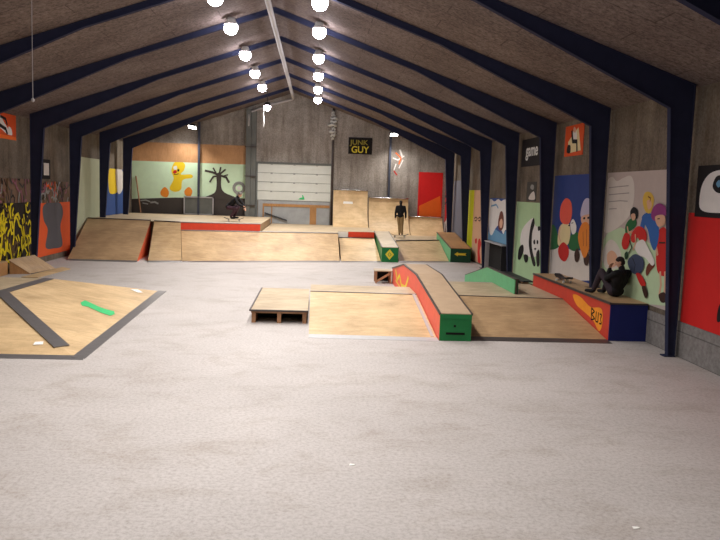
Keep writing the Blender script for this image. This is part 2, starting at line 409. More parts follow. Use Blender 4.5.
def extr(bm, prof, x0, x1, mi=0):
    """profile of (y,z) extruded along X"""
    hexa(bm, [(x0, y, z) for y, z in prof], [(x1, y, z) for y, z in prof], mi)
def bar(bm, p, q, w, h=None, mi=0):
    """rectangular bar from p to q"""
    p, q = Vector(p), Vector(q); d = (q-p).normalized(); h = h or w
    up = Vector((0, 0, 1)) if abs(d.z) < .9 else Vector((0, 1, 0))
    s = d.cross(up).normalized()*w/2; u = s.cross(d).normalized()*h/2
    hexa(bm, [p+s+u, p-s+u, p-s-u, p+s-u], [q+s+u, q-s+u, q-s-u, q+s-u], mi)
def tube(bm, pts, r, n=10, mi=0):
    pts = [Vector(p) for p in pts]; rings = []
    if not isinstance(r, (list, tuple)): r = [r]*len(pts)
    for i, p in enumerate(pts):
        d = ((pts[min(i+1, len(pts)-1)]-pts[max(i-1, 0)])).normalized()
        ref = Vector((0, 0, 1)) if abs(d.z) < .9 else Vector((1, 0, 0))
        s = d.cross(ref).normalized(); u = s.cross(d).normalized()
        rings.append([bm.verts.new(p+(s*math.cos(2*PI*k/n)+u*math.sin(2*PI*k/n))*r[i]) for k in range(n)])
    for a, c in zip(rings, rings[1:]):
        for k in range(n):
            bm.faces.new((a[k], a[(k+1) % n], c[(k+1) % n], c[k])).material_index = mi
    bm.faces.new(rings[0][::-1]).material_index = mi; bm.faces.new(rings[-1]).material_index = mi
def lathe(bm, c, prof, n=20, mi=0):
    rings = [[bm.verts.new((c[0]+r*math.cos(2*PI*k/n), c[1]+r*math.sin(2*PI*k/n), c[2]+z)) for k in range(n)] for r, z in prof]
    for a, d in zip(rings, rings[1:]):
        for k in range(n): bm.faces.new((a[k], a[(k+1) % n], d[(k+1) % n], d[k])).material_index = mi
    bm.faces.new(rings[0][::-1]).material_index = mi; bm.faces.new(rings[-1]).material_index = mi
def lerp(a, b, t): return tuple(x+(y-x)*t for x, y in zip(a, b))
def struct(name, bm, mats): return tag(link(name, bm, mats), kind='structure')
def smooth_loop(pts, k=5):
    n = len(pts); out = []
    for i in range(n):
        p0, p1, p2, p3 = pts[i-1], pts[i], pts[(i+1) % n], pts[(i+2) % n]
        for j in range(k):
            t = j/k
            out.append(tuple(.5*((2*p1[a])+(-p0[a]+p2[a])*t+(2*p0[a]-5*p1[a]+4*p2[a]-p3[a])*t*t+(-p0[a]+3*p1[a]-3*p2[a]+p3[a])*t**3) for a in (0, 1)))
    return out
XR, XL, YE = 7.6, -7.75, 36.65
def on_plane(pl, u, v, off):
    return {'R': (XR-off, u, v), 'L': (XL+off, u, v), 'E': (u, YE-off, v)}[pl]
def clip(pts, box_):
    if box_ is None: return pts
    u0, u1, v0, v1 = box_
    for ax, val, sgn in ((0, u0, 1), (0, u1, -1), (1, v0, 1), (1, v1, -1)):
        out = []
        for i in range(len(pts)):
            a, c = pts[i-1], pts[i]
            ina, inc = (a[ax]-val)*sgn >= 0, (c[ax]-val)*sgn >= 0
            if ina != inc:
                t = (val-a[ax])/(c[ax]-a[ax]); out.append((a[0]+(c[0]-a[0])*t, a[1]+(c[1]-a[1])*t))
            if inc: out.append(c)
        pts = out
        if len(pts) < 3: return []
    return pts
def painted(name, label, cat, pl, rect, base, layers, thick=.012, extra=(), frame=None):
    """a flat painted panel on a wall with its painted shapes in one mesh"""
    bm = nb(); names = []
    if pl == 'R' and base: rect = (rect[0]*1.011, min(36.62, rect[1]*1.011), 2.7+(rect[2]-2.7)*1.011, 2.7+(rect[3]-2.7)*1.011)
    if pl == 'R' and base and not any(layers is v[1] for v in MURALS.values()):
        layers = [(*l[:-1], [(u*1.011, 2.7+(v-2.7)*1.011) for u, v in l[-1]]) for l in layers]
    def mi(c):
        if c not in names: names.append(c)
        return names.index(c)
    if base:
        u0, u1, v0, v1 = rect
        a = [(u0, v0), (u1, v0), (u1, v1), (u0, v1)]
        hexa(bm, [on_plane(pl, u, v, thick) for u, v in a], [on_plane(pl, u, v, 0.0005) for u, v in a], mi(base))
    off = thick if base else .002
    off0 = off
    for li, l in enumerate(layers):
        off = off0+.0011*(li % 26+1)
        if l[0] == 'T':
            w = l[2]/2; P = l[3]
            for si, (a, c) in enumerate(zip(P, P[1:])):
                dx, dy = c[0]-a[0], c[1]-a[1]; L_ = math.hypot(dx, dy) or 1; nx, ny = -dy/L_*w, dx/L_*w
                ex, ey = dx/L_*w*.6, dy/L_*w*.6
                q = clip([(a[0]+nx-ex, a[1]+ny-ey), (c[0]+nx+ex, c[1]+ny+ey), (c[0]-nx+ex, c[1]-ny+ey), (a[0]-nx-ex, a[1]-ny-ey)], rect)
                if len(q) > 2: poly(bm, [on_plane(pl, u, v, off+.0005*(si % 2)) for u, v in q], mi(l[1]))
        else:
            P = l[2] if l[0] == 'P' else smooth_loop(l[2])
            P = clip(P, rect)
            if len(P) > 2: poly(bm, [on_plane(pl, u, v, off) for u, v in P], mi(l[1]))
    o = link(name, bm, ['paint_' + n for n in names])
    return tag(o, label, cat)
def text_on(parent, body, pl, u, v, size, material, off, flip=1, sx=1.):
    """raised lettering on a wall panel; u,v = lower left corner as read"""
    cu = D.curves.new('lettering', 'FONT'); cu.body = body; cu.size = size; cu.extrude = .002; cu.offset = size*.02
    t = D.objects.new('tmp', cu); COL.objects.link(t); bpy.context.view_layer.update()
    me = D.meshes.new_from_object(t.evaluated_get(bpy.context.evaluated_depsgraph_get()))
    D.objects.remove(t)
    par = Vector((0, 0, 0)); q = parent
    while q: par += q.location; q = q.parent
    for vtx in me.vertices:
        x, y, z = vtx.co
        vtx.co = Vector(on_plane(pl, u+flip*x*sx, v+y, off+z)) - par
    me.materials.clear(); me.materials.append(MATS[material])
    o = D.objects.new('lettering', me); COL.objects.link(o); o.parent = parent
    return o
# ------------------------------------------------------------------ the setting
Y0 = -7.0
HK, HR, W = 4.67, 7.3, 7.507
def zc(x): return HR-(HR-HK)*abs(x)/W
bm = nb(); box(bm, XL-.3, XR+.3, Y0-.3, YE+.3, -.25, 0); struct('floor', bm, 'worn_concrete_floor')
bm = nb(); box(bm, XR, XR+.3, Y0, YE, 0, zc(XR)); struct('wall_right', bm, 'brown_concrete')
bm = nb(); box(bm, XL-.3, XL, Y0, YE, 0, zc(XL)); struct('wall_left', bm, 'brown_concrete')
for nm, ya, yb, mt in (('wall_back', YE, YE+.3, 'grey_concrete'), ('wall_front', Y0-.3, Y0, 'brown_concrete')):
    bm = nb()
    P = [(XL-.3, 0), (XR+.3, 0), (XR+.3, zc(XR)), (0, HR), (XL-.3, zc(XL))]
    hexa(bm, [(x, ya, z) for x, z in P], [(x, yb, z) for x, z in P]); struct(nm, bm, mt)
bm = nb()
for s, X in ((1, XR), (-1, XL)):
    e = X+s*.3
    hexa(bm, [(0, Y0-.3, HR+.2), (e, Y0-.3, zc(e)+.2), (e, YE+.3, zc(e)+.2), (0, YE+.3, HR+.2)],
             [(0, Y0-.3, HR), (e, Y0-.3, zc(e)), (e, YE+.3, zc(e)), (0, YE+.3, HR)])
struct('ceiling', bm, 'wood_wool_ceiling')
bm = nb(); box(bm, XR-.03, XR, 6.0, 16.3, 0, .62); struct('baseboard_right', bm, 'grey_blocks')

# sectional overhead door in the end wall
bm = nb()
gx0, gx1, gz0, gz1 = -1.67, 1.88, 2.1, 3.86
for k in range(4):
    h = (gz1-gz0)/4; box(bm, gx0, gx1, YE-.06, YE-.001, gz0+k*h+.012, gz0+(k+1)*h-.012, 0)
    for x in (-1.0, .1, 1.2): box(bm, x-.05, x+.05, YE-.075, YE-.06, gz0+(k+1)*h-.05, gz0+(k+1)*h+.02 if k < 3 else gz1-.02, 1)
box(bm, gx0, gx1, YE-.03, YE-.002, gz0, gz1, 1)
door = struct('door_1', bm, ['door_white', 'door_rib'])
bm = nb(); box(bm, gx0-.1, gx1+.1, YE-.09, YE-.001, gz1, gz1+.09); box(bm, gx0-.08, gx0, YE-.09, YE-.001, .97, gz1); link('door_frame', bm, 'column_grey', door)
bm = nb()
for q in ([(.3, 2.2), (.38, 2.36), (.55, 2.2)],):
    poly(bm, [(x, YE-.078, z) for x, z in [(.33, 2.18), (.62, 2.18), (.62, 2.24), (.56, 2.38), (.5, 2.4), (.52, 2.28), (.4, 2.25)]])
link('spray_mark', bm, 'paint_spray_green', door)

# ------------------------------------------------------------------ portal frames
FY = [8.802, 12.437, 16.072, 19.708, 23.343, 26.978, 30.613, 34.248]
def portal(loc):
    root = thing('portal_frame', 'x', 'portal frame', loc)
    for s in (1, -1):
        post_in = [(W-.115, 0), (7.1, zc(7.1)-.54)]
        P = [(s*x, z) for x, z in [(W, 0), (W, HK), (7.1, zc(7.1)-.54), (W-.115, 0)]]
        bm = nb(); y = loc[1]
        hexa(bm, [(x, y-.03, z) for x, z in P], [(x, y+.03, z) for x, z in P])
        def flange(a, c):
            (xa, za), (xc, zc_) = a, c
            bar(bm, (s*xa, y, za), (s*xc, y, zc_), .19, .018) if False else None
            d = Vector((s*(xc-xa), 0, zc_-za)).normalized(); n = Vector((d.z, 0, -d.x))*.009
            A, C = Vector((s*xa, 0, za)), Vector((s*xc, 0, zc_))
            L1 = [A+n, A-n, C-n, C+n]
            hexa(bm, [v+Vector((0, y-.06, 0)) for v in L1], [v+Vector((0, y+.06, 0)) for v in L1])
        flange((W-.115, 0), (7.1, zc(7.1)-.54)); flange((W-.009, 0), (W-.009, HK-.02))
        box(bm, min(s*(W-.2), s*W), max(s*(W-.2), s*W), y-.09, y+.09, 0, .02)
        link('post', bm, 'navy_steel', root)
        bm = nb()
        P = [(s*x, z) for x, z in [(W, HK), (0, HR), (0, HR-.13), (3.7, zc(3.7)-.14), (7.1, zc(7.1)-.54)]]
        hexa(bm, [(x, y-.03, z) for x, z in P], [(x, y+.03, z) for x, z in P])
        flange((0, HR-.13), (3.7, zc(3.7)-.14)); flange((3.7, zc(3.7)-.14), (7.1, zc(7.1)-.54)); flange((0, HR-.012), (W, HK-.012))
        link('rafter', bm, 'navy_steel', root)
    return root
FL = ['dark navy steel portal frame nearest the camera, just a piece of rafter at top right',
 'dark navy steel portal frame standing between the red painted wall and the crowd mural',
 'dark navy steel portal frame with right post between the crowd and gnome murals',
 'dark navy steel portal frame with right post between the gnome and panda murals',
 'dark navy steel portal frame with left post between yellow graffiti and the orange wall',
 'dark navy steel portal frame with left post between the orange wall and pale green wall',
 'dark navy steel portal frame with left post between pale green wall and blue wall',
 'dark navy steel portal frame nearest the end wall, farthest of all']
pf = portal((0, FY[0], 0)); tag(pf, FL[0], None, 'portal frames along the hall')
for y, l in zip(FY[1:], FL[1:]): dup(pf, (0, y, 0), l)

# ------------------------------------------------------------------ lamps
def beam(root, at, power, size=134, blend=.75, rot=(0, 0, 0), col=(1, .965, .925)):
    l = D.lights.new('lamp_light', 'SPOT'); l.energy = power; l.spot_size = math.radians(size); l.spot_blend = blend
    l.shadow_soft_size = .12; l.color = col
    o = D.objects.new('lamp_light', l); COL.objects.link(o); o.parent = root; o.location = at; o.rotation_euler = rot
    return o
def lamp(loc):
    x, y, z = loc
    root = thing('ceiling_lamp', 'x', 'ceiling lamp', loc, 'round ceiling lamps in two rows')
    bm = nb(); lathe(bm, (x, y, z), [(.02, .26), (.1, .26), (.13, .17), (.17, .13), (.17, .1), (.02, .1)], 20); link('housing', bm, 'glow_white', root, True)
    bm = nb(); lathe(bm, (x, y, z), [(.155, .1), (.17, .04), (.165, -.02), (.13, -.09), (.07, -.13), (.01, -.14)], 20); link('glass_bowl', bm, 'lamp_glow', root, True)
    bm = nb(); tube(bm, [(x, y, z+.25), (x, y, zc(x))], .015, 8); link('rod', bm, 'lampblack', root)
    beam(root, (0, 0, -.17), SPOT)
    return root
LY = [16.25, 19.18, 22.93, 26.5, 30.05, 33.4]
ordn = ['nearest', 'second nearest', 'third nearest', 'fourth', 'fifth', 'farthest']
first = lamp((1.15, LY[0], 6.6)); first['label'] = 'glowing round ceiling lamp, nearest in view of the right-hand row'
for i in range(1, 6): dup(first, (1.15, LY[i], 6.6), 'glowing round ceiling lamp, %s of six in the right-hand row' % ordn[i])
for i in range(5): dup(first, (-1.05, LY[i], 6.6), 'glowing round ceiling lamp, %s of the left-hand row beside the ridge pipe' % ordn[i])
for yy in NEAR_LAMPS:
    dup(first, (1.15, yy, 6.6), 'glowing round ceiling lamp overhead in right row, %d m ahead of the viewer' % yy)
    dup(first, (-1.05, yy, 6.6), 'glowing round ceiling lamp overhead in left row, %d m ahead of the viewer' % yy)
x, y, z = -1.07, 33.5, 6.2
root = thing('drop_lamp', 'glowing round lamp hung lower at far end of left row, loose wire dangling under it', 'ceiling lamp', (x, y, z))
bm = nb(); lathe(bm, (x, y, z), [(.02, .24), (.1, .24), (.15, .12), (.15, .09), (.02, .09)], 18); link('housing', bm, 'lampblack', root, True)
bm = nb(); lathe(bm, (x, y, z), [(.14, .09), (.15, .03), (.145, -.03), (.1, -.09), (.05, -.12), (.01, -.125)], 18); link('glass_bowl', bm, 'lamp_glow', root, True)
bm = nb(); tube(bm, [(x, y, z+.23), (x, y, zc(x))], .015, 8); link('rod', bm, 'lampblack', root)
bm = nb(); tube(bm, [(x-.1, y, z+.1), (x-.16, y, z-.2), (x-.13, y, z-.6), (x-.15, y, z-.85)], .012, 6); link('loose_wire', bm, 'pvc_white', root)
beam(root, (0, 0, -.15), SPOT)

# floodlights on the two end-wall columns
def wall_pole(x, ztop, label):
    bm = nb(); box(bm, x-.05, x+.05, YE-.16, YE-.02, PB, ztop)
    tag(link('steel_column', bm, 'column_steel'), label, 'column')
PB = 1.28
wall_pole(-4.5, zc(4.5), 'thin dark steel column on the end wall between bird and tree paintings')
PB = .68
wall_pole(4.75, zc(4.75), 'thin dark steel column on the end wall below the right floodlight')
def flood(x, y, z, tilt, label):
    root = thing('floodlight', label, 'floodlight', (x, y, z))
    d = Vector((tilt, -.5, -.86)).normalized(); s = Vector((1, 0, 0)); s = (s-d*s.dot(d)).normalized(); u = d.cross(s)
    c = Vector((x, y, z))
    bm = nb(); hexa(bm, [c+s*.2+u*.13, c-s*.2+u*.13, c-s*.2-u*.13, c+s*.2-u*.13], [c-d*.14+s*.12+u*.09, c-d*.14-s*.12+u*.09, c-d*.14-s*.12-u*.09, c-d*.14+s*.12-u*.09]); link('housing', bm, 'lampblack', root)
    e = c+d*.012
    bm = nb(); hexa(bm, [e+s*.18+u*.11, e-s*.18+u*.11, e-s*.18-u*.11, e+s*.18-u*.11], [c+s*.18+u*.11, c-s*.18+u*.11, c-s*.18-u*.11, c+s*.18-u*.11]); link('glass', bm, 'flood_glow', root)
    beam(root, d*.03, FLOODW, 156, .8, d.to_track_quat('-Z', 'Y').to_euler())
    bm = nb(); bar(bm, c-d*.12, (x, YE-.16 if y < YE-.4 else YE, z+.02), .05); link('bracket', bm, 'lampblack', root)
flood(-4.75, 36.05, 5.42, -.2, 'bright floodlight on the end wall above the bird painting, left one')
flood(4.86, 36.05, 5.44, .1, 'bright floodlight on the end wall above the tall ramps, right one')

# ridge pipe
bm = nb()
tube(bm, [(-.06, 5, HR-.32), (-.05, 20, HR-.32), (-.02, YE-.5, HR-.32), (-.1, YE-.32, HR-.36), (-1.0, YE-.3, HR-.62), (-2.0, YE-.3, zc(2.0)-.28), (-2.12, YE-.3, zc(2.1)-.42), (-2.12, YE-.3, 5.6)], .07, 12)
tag(link('conduit_pipe', bm, 'pipe_grey', None, True), 'light grey pipe running under the ridge then down beside the lamp at the end wall', 'pipe')
# shaft on the end wall
root = thing('duct_shaft', 'grey green vertical shaft on the end wall left of the big white door', 'shaft', (-1.97, YE-.2, .97))
bm = nb(); box(bm, -2.24, -2.0, YE-.36, YE-.002, .97, zc(2.24)-.1); link('duct', bm, 'column_grey', root)
bm = nb(); box(bm, -1.99, -1.76, YE-.3, YE-.002, .97, zc(2.24)-.1); link('duct', bm, 'column_grey', root)
for zz in (1.8, 3.2, 4.6):
    bm = nb(); box(bm, -2.27, -1.73, YE-.38, YE-.3, zz, zz+.05); link('strap', bm, 'dark_metal', root)
# pipe with white wrapping right of the door
root = thing('wrapped_pipe', 'thin vertical pipe right of the white door with white rags wound on top', 'pipe', (1.93, YE-.12, .97))
bm = nb(); tube(bm, [(1.96, YE-.1, .97), (1.94, YE-.1, 4.0), (1.92, YE-.1, zc(1.9)-.02)], .05, 10); link('pipe', bm, 'dark_metal', root, True)
bm = nb()
for k, (zz, r, dx) in enumerate(((5.18, .07, .0), (5.34, .13, .02), (5.5, .16, -.02), (5.66, .1, .02), (5.82, .24, -.05), (5.98, .17, .02), (6.14, .2, .04), (6.28, .1, 0), (6.42, .08, 0))):
    t = bmesh.new(); lathe(t, (1.925+dx, YE-.11, zz), [(.05, -.05), (r*.8, -.055), (r, -.01), (r*.85, .035), (.05, .055)], 14)
    for v in t.verts:
        a = math.atan2(v.co.y-YE+.11, v.co.x-1.925); v.co.z += .035*math.sin(3*a+k*1.7)
        v.co.x += .03*math.sin(5*a+k)
        if v.co.y > YE-.02: v.co.y = YE-.02
    me = D.meshes.new('t'); t.to_mesh(me); t.free(); bm.from_mesh(me); D.meshes.remove(me)
link('rag_wrap', bm, 'pvc_white', root, True)
# hanging cord at left
root = thing('hanging_cord', 'thin pale cord hanging from the roof at the upper left', 'cord', (-4, 14.05, 4.1))
bm = nb(); tube(bm, [(-4, 14.05, 4.15), (-4, 14.05, zc(4))], .006, 6); link('cord', bm, 'pipe_grey', root)
bm = nb(); lathe(bm, (-4, 14.05, 4.1), [(.01, 0), (.03, .02), (.03, .05), (.01, .08)], 10); link('weight', bm, 'pipe_grey', root)

# ------------------------------------------------------------------ paintings and posters
rnd = random.Random(11)
def scribble(u0, u1, v0, v1, n, cols, w, step):
    out = []
    for _ in range(n):
        u, v = rnd.uniform(u0, u1), rnd.uniform(v0, v1); P = [(u, v)]; a = rnd.uniform(0, 6.28)
        for _ in range(rnd.randint(3, 6)):
            a += rnd.uniform(-1.3, 1.3); u += math.cos(a)*step; v += math.sin(a)*step*1.5; P.append((u, v))
        out.append(('T', rnd.choice(cols), rnd.uniform(.7, 1.3)*w, P))
    return out
def mur(k): return MURALS[k][1]
painted('red_wall_panel', 'large bright red painted wall area nearest the camera on the right', 'painted wall', 'R', (6.5, 12.31, .62, 2.52), 'redwall',
  [('S', 'black', [(11.16, .86), (11.0, .9), (10.6, 1.25), (10.9, 1.2), (11.12, 1.12)]), ('T', 'black', .06, [(11.1, .95), (10.5, .8)])])
painted('crowd_mural', 'mural of a crowd of cartoon figures behind the seated person', 'mural', 'R', (12.56, 15.95, .74, 3.27), 'pinkgrey', mur('figures'))
painted('gnome_mural', 'mural of two tall-hatted figures on deep blue ground', 'mural', 'R', (16.2, 19.58, .2, 3.27), 'deepblue', mur('twins'))
painted('panda_mural', 'pale green mural with a large black and white panda', 'mural', 'R', (19.83, 23.22, .17, 2.53), 'palegreen', mur('panda'))
painted('wave_mural', 'white mural with blue lower part and a brown oval face', 'mural', 'R', (23.47, 26.85, 1.08, 2.6), 'bluew', mur('swan'))
painted('peach_mural', 'peach painted wall strip with yellow edge and red drips', 'mural', 'R', (27.1, 30.7, .1, 2.88), 'peachbg', mur('peach'))
painted('grey_wall_panel', 'plain blue grey painted wall strip between the two farthest right posts', 'painted wall', 'R', (30.74, 34.1, .69, 3.3), 'wallgrey', [])
painted('corner_mural', 'red and white painted strip in the far right corner', 'mural', 'R', (34.4, 36.6, .69, 3.5), 'offwhite',
  [('P', 'red', [(36.6, 3.5), (35.6, 3.5), (35.9, 2.4), (35.2, 2.0), (35.8, 1.4), (36.6, 1.2)]), ('S', 'red', [(34.4, 1.5), (35.2, 1.3), (35.0, .75), (34.4, .75)]), ('T', 'black', .1, [(36.5, 2.6), (35.4, 2.5), (36.2, 2.2)])])
painted('yellow_graffiti', 'black and yellow graffiti wall at the left edge', 'graffiti', 'L', (18.9, 24.05, .25, 2.0), 'grafk',
  scribble(19, 24, .3, 1.95, 120, ['grafy', 'grafy', 'grafy', 'graf', 'grafk'], .075, .15))
painted('brown_graffiti', 'brown scribbled band above the black and yellow graffiti', 'graffiti', 'L', (18.9, 24.1, 2.003, 2.72), 'grafb',
  scribble(19, 24, 2.05, 2.7, 70, ['grafk', 'graf', 'mauve', 'picgrey', 'ringgrey'], .06, .13))
painted('orange_wall_panel', 'orange wall with a grey bust-like silhouette painted on it', 'mural', 'L', (24.35, 27.85, .2, 1.95), 'orange3', mur('silh'))
painted('scribbled_band', 'dark scribbled band above the orange wall with grey silhouette', 'graffiti', 'L', (24.35, 27.85, 1.953, 2.66), 'grafb',
  scribble(24.4, 27.8, 2.0, 2.6, 60, ['grafk', 'graf', 'orange3', 'picgrey', 'mauve', 'ringgrey'], .06, .13))
painted('pale_green_panel', 'plain pale green painted wall strip on the left wall', 'painted wall', 'L', (28.15, 31.5, .2, 3.62), 'palewall', [])
painted('blue_wall_panel', 'blue painted wall with yellow and white patches above it on the left', 'mural', 'L', (31.75, 35.15, 1.29, 3.3), 'bluew', mur('bluewall'))
painted('brown_band', 'wide brown wooden band above the green bird painting', 'panel', 'E', (-7.7, -2.26, 3.7, 4.68), 'peachbg', []).data.materials[0] = MATS['band_ply']
painted('bird_mural', 'pale green mural with yellow bird, bare dark tree and dark ground', 'mural', 'E', (-7.7, -2.26, 1.29, 3.78), 'mint', mur('bird'), .016)
painted('red_end_panel', 'red and orange panel on the end wall near right corner', 'painted wall', 'E', (6.22, 7.42, .7, 3.72), 'red2', mur('redend'))
painted('wall_splatter', 'loose white and red paint strokes high beside the right column', 'graffiti', 'E', (4.9, 6.2, 2, 5.2), None, mur('splat'))
# posters and signs
o = painted('orange_poster', 'orange poster with black and white figure above the blue mural', 'poster', 'R', (17.62, 18.94, 3.74, 4.5), 'posterorange',
  [('P', 'cream', [(17.75, 3.85), (18.6, 3.82), (18.7, 4.1), (18.3, 4.3), (18.0, 4.42), (17.9, 4.2)]), ('S', 'black', [(18.5, 3.82), (18.75, 3.85), (18.7, 4.02), (18.5, 4.0)]),
   ('S', 'white', [(18.1, 4.3), (18.3, 4.42), (18.4, 4.25), (18.35, 4.1), (18.1, 4.1)]), ('T', 'black', .1, [(18.45, 4.35), (18.35, 4.1), (18.05, 4.08)]), ('T', 'black', .08, [(18.05, 4.08), (18.0, 3.85)]),
   ('S', 'skin', [(18.15, 4.38), (18.3, 4.45), (18.35, 4.36), (18.2, 4.3)])])
o = painted('orange_poster', 'orange poster with black and white figure at left edge of the view', 'poster', 'L', (21.3, 22.85, 3.84, 4.56), 'posterorange',
  [('P', 'orange2', [(21.3, 3.84), (22.85, 3.84), (22.85, 3.93), (21.3, 3.96)]), ('S', 'white', [(21.4, 4.4), (21.7, 4.5), (22.0, 4.3), (22.35, 4.1), (22.5, 3.98), (22.2, 3.98), (21.8, 4.1), (21.4, 4.2)]),
   ('T', 'black', .1, [(21.5, 4.4), (21.7, 4.2), (22.1, 4.12), (22.2, 4.0)]), ('S', 'white', [(22.3, 4.2), (22.5, 4.15), (22.55, 3.98), (22.35, 4.0)]), ('T', 'black', .08, [(21.75, 4.45), (22.1, 4.4), (22.2, 4.25)])])
sg = painted('game_sign', 'black square sign with outlined white lettering high above the panda', 'sign', 'R', (20.72, 22.95, 3.6, 4.42), 'signblack', [])
text_on(sg, 'game', 'R', 22.72, 3.92, .52, 'pvc_white', .014, -1, 1.12)
painted('small_picture', 'small dark grey and white picture between black sign and panda mural', 'picture', 'R', (21.2, 22.15, 2.57, 3.13), 'picgrey',
  [('S', 'offwhite', [(21.3, 2.62), (21.9, 2.62), (21.8, 2.75), (21.5, 2.85), (21.35, 2.8)]), ('S', 'ringgrey', [(21.5, 2.9), (21.8, 2.95), (21.7, 3.05), (21.45, 3.02)])])
painted('white_face_poster', 'black poster with a big white rounded shape at the right edge', 'poster', 'R', (10.4, 12.1, 2.46, 3.3), 'signblack',
  [('S', 'white', [(11.98, 2.75), (11.92, 3.0), (11.7, 3.17), (11.3, 3.22), (10.8, 3.2), (10.6, 2.9), (10.8, 2.6), (11.5, 2.54), (11.9, 2.58)]), ('S', 'black', [(11.6, 2.96), (11.5, 3.12), (11.25, 3.1), (11.25, 2.88), (11.45, 2.86)]), ('S', 'skybl', [(11.5, 3.0), (11.42, 3.06), (11.35, 3.0), (11.42, 2.94)])], .02)
painted('hung_frame', 'small dark framed picture beside the left post above scribbled band', 'picture', 'L', (24.9, 25.62, 2.74, 3.38), 'black', [('P', 'offwhite', [(25.02, 2.86), (25.5, 2.86), (25.5, 3.26), (25.02, 3.26)])], .03)
sg = painted('wall_sign', 'black framed sign with olive block lettering high on the end wall', 'sign', 'E', (2.70, 3.86, 4.48, 5.28), 'signblack', [('P', 'black', [(2.8, 4.56), (3.77, 4.56), (3.77, 5.2), (2.8, 5.2)])], .04)
text_on(sg, 'JUNK', 'E', 2.79, 4.93, .33, 'paint_olive', .046, 1, 1.08)
text_on(sg, 'GUY', 'E', 2.84, 4.55, .44, 'yellow_mark', .046, 1, .95)
bm = nb(); box(bm, -5.17, -3.8, YE-.14, YE-.1, 1.285, 2.12, 0)
bx = tag(link('grey_board', bm, 'board_grey'), 'grey board in pale frame leaning on the dark painted ground under the tree', 'board')
bx.data.materials[0] = MATS['column_grey']
bm = nb()
for a in ((-5.2, -3.77, 2.1, 2.16), (-5.2, -3.77, 1.285, 1.33), (-5.2, -5.15, 1.285, 2.16), (-3.82, -3.77, 1.285, 2.16)): box(bm, a[0], a[1], YE-.16, YE-.09, a[2], a[3])
link('frame', bm, 'pipe_grey', bx)
bm = nb(); tube(bm, [(-7.25, YE-.12, 1.3), (-7.5, YE-.05, 3.05)], .03, 8); tag(link('leaning_stick', bm, 'timber'), 'thin dark stick leaning in the far left corner on the raised deck', 'stick')
# ------------------------------------------------------------------ ramps
def strip(bm, a, c, w, t=.006, z=None, mi=0):
    """flat metal strip of width w laid along a-c, w a vector"""
    a, c, w = Vector(a), Vector(c), Vector(w)
    up = Vector((0, 0, t))
    hexa(bm, [a+up, c+up, c+w+up, a+w+up], [a, c, c+w, a+w])
def sheet_ramp(name, label, cat, b0, b1, t1, t0, sag=.0, mat='plywood', side='plywood_dark', edge=True, coping=True, strip_w=.16, n=10, group=None):
    """solid ramp from the bottom line b0-b1 (left, right) to the top line t0-t1; slightly hollow if sag"""
    c = [(b0[i]+b1[i]+t0[i]+t1[i])/4 for i in (0, 1)]
    root = thing(name, label, cat, (c[0], c[1], b0[2]), group)
    L, R = [], []
    for k in range(n+1):
        t = k/n; dz = -sag*4*t*(1-t)
        p, q = lerp(b0, t0, t), lerp(b1, t1, t)
        L.append(Vector((p[0], p[1], p[2]+dz))); R.append(Vector((q[0], q[1], q[2]+dz)))
    bm = nb()
    th = Vector((0, 0, .018))
    for k in range(n):
        hexa(bm, [L[k], R[k], R[k+1], L[k+1]], [L[k]-th, R[k]-th, R[k+1]-th, L[k+1]-th])
    link('riding_surface', bm, mat, root)
    for S, nm in ((L, 'side_panel'), (R, 'side_panel')):
        o = Vector((.012 if S is L else -.012, 0, 0)); bm = nb()
        P = [v-th for v in S]+[Vector((S[-1].x, S[-1].y, b0[2]))]
        hexa(bm, [v+o for v in P], [v+o*2 for v in P]); link(nm, bm, side, root)
    o = Vector((0, -.02, 0)); bm = nb()
    hexa(bm, [L[-1]-th-o*0, R[-1]-th, Vector((R[-1].x, R[-1].y, b0[2])), Vector((L[-1].x, L[-1].y, b0[2]))], [v+o for v in (L[-1]-th, R[-1]-th, Vector((R[-1].x, R[-1].y, b0[2])), Vector((L[-1].x, L[-1].y, b0[2])))]); link('back_panel', bm, side, root)
    if edge:
        bm = nb(); d = Vector((0, -strip_w*.55, 0))
        hexa(bm, [L[0]+Vector((0, strip_w*.45, .45*strip_w*((L[1]-L[0]).z/max(.01, (L[1]-L[0]).y))+.006)), R[0]+Vector((0, strip_w*.45, .45*strip_w*((R[1]-R[0]).z/max(.01, (R[1]-R[0]).y))+.006)), R[0]+d+Vector((0, 0, .003)), L[0]+d+Vector((0, 0, .003))],
             [L[0]+Vector((0, strip_w*.45, 0)), R[0]+Vector((0, strip_w*.45, 0)), R[0]+d, L[0]+d])
        link('entry_strip', bm, 'galvanised' if strip_w < .3 else 'galvanised', root)
    if coping:
        bm = nb(); tube(bm, [L[-1]+Vector((0, 0, .01)), R[-1]+Vector((0, 0, .01))], .025, 10); link('coping', bm, coping if isinstance(coping, str) else 'dark_metal', root, True)
    return root

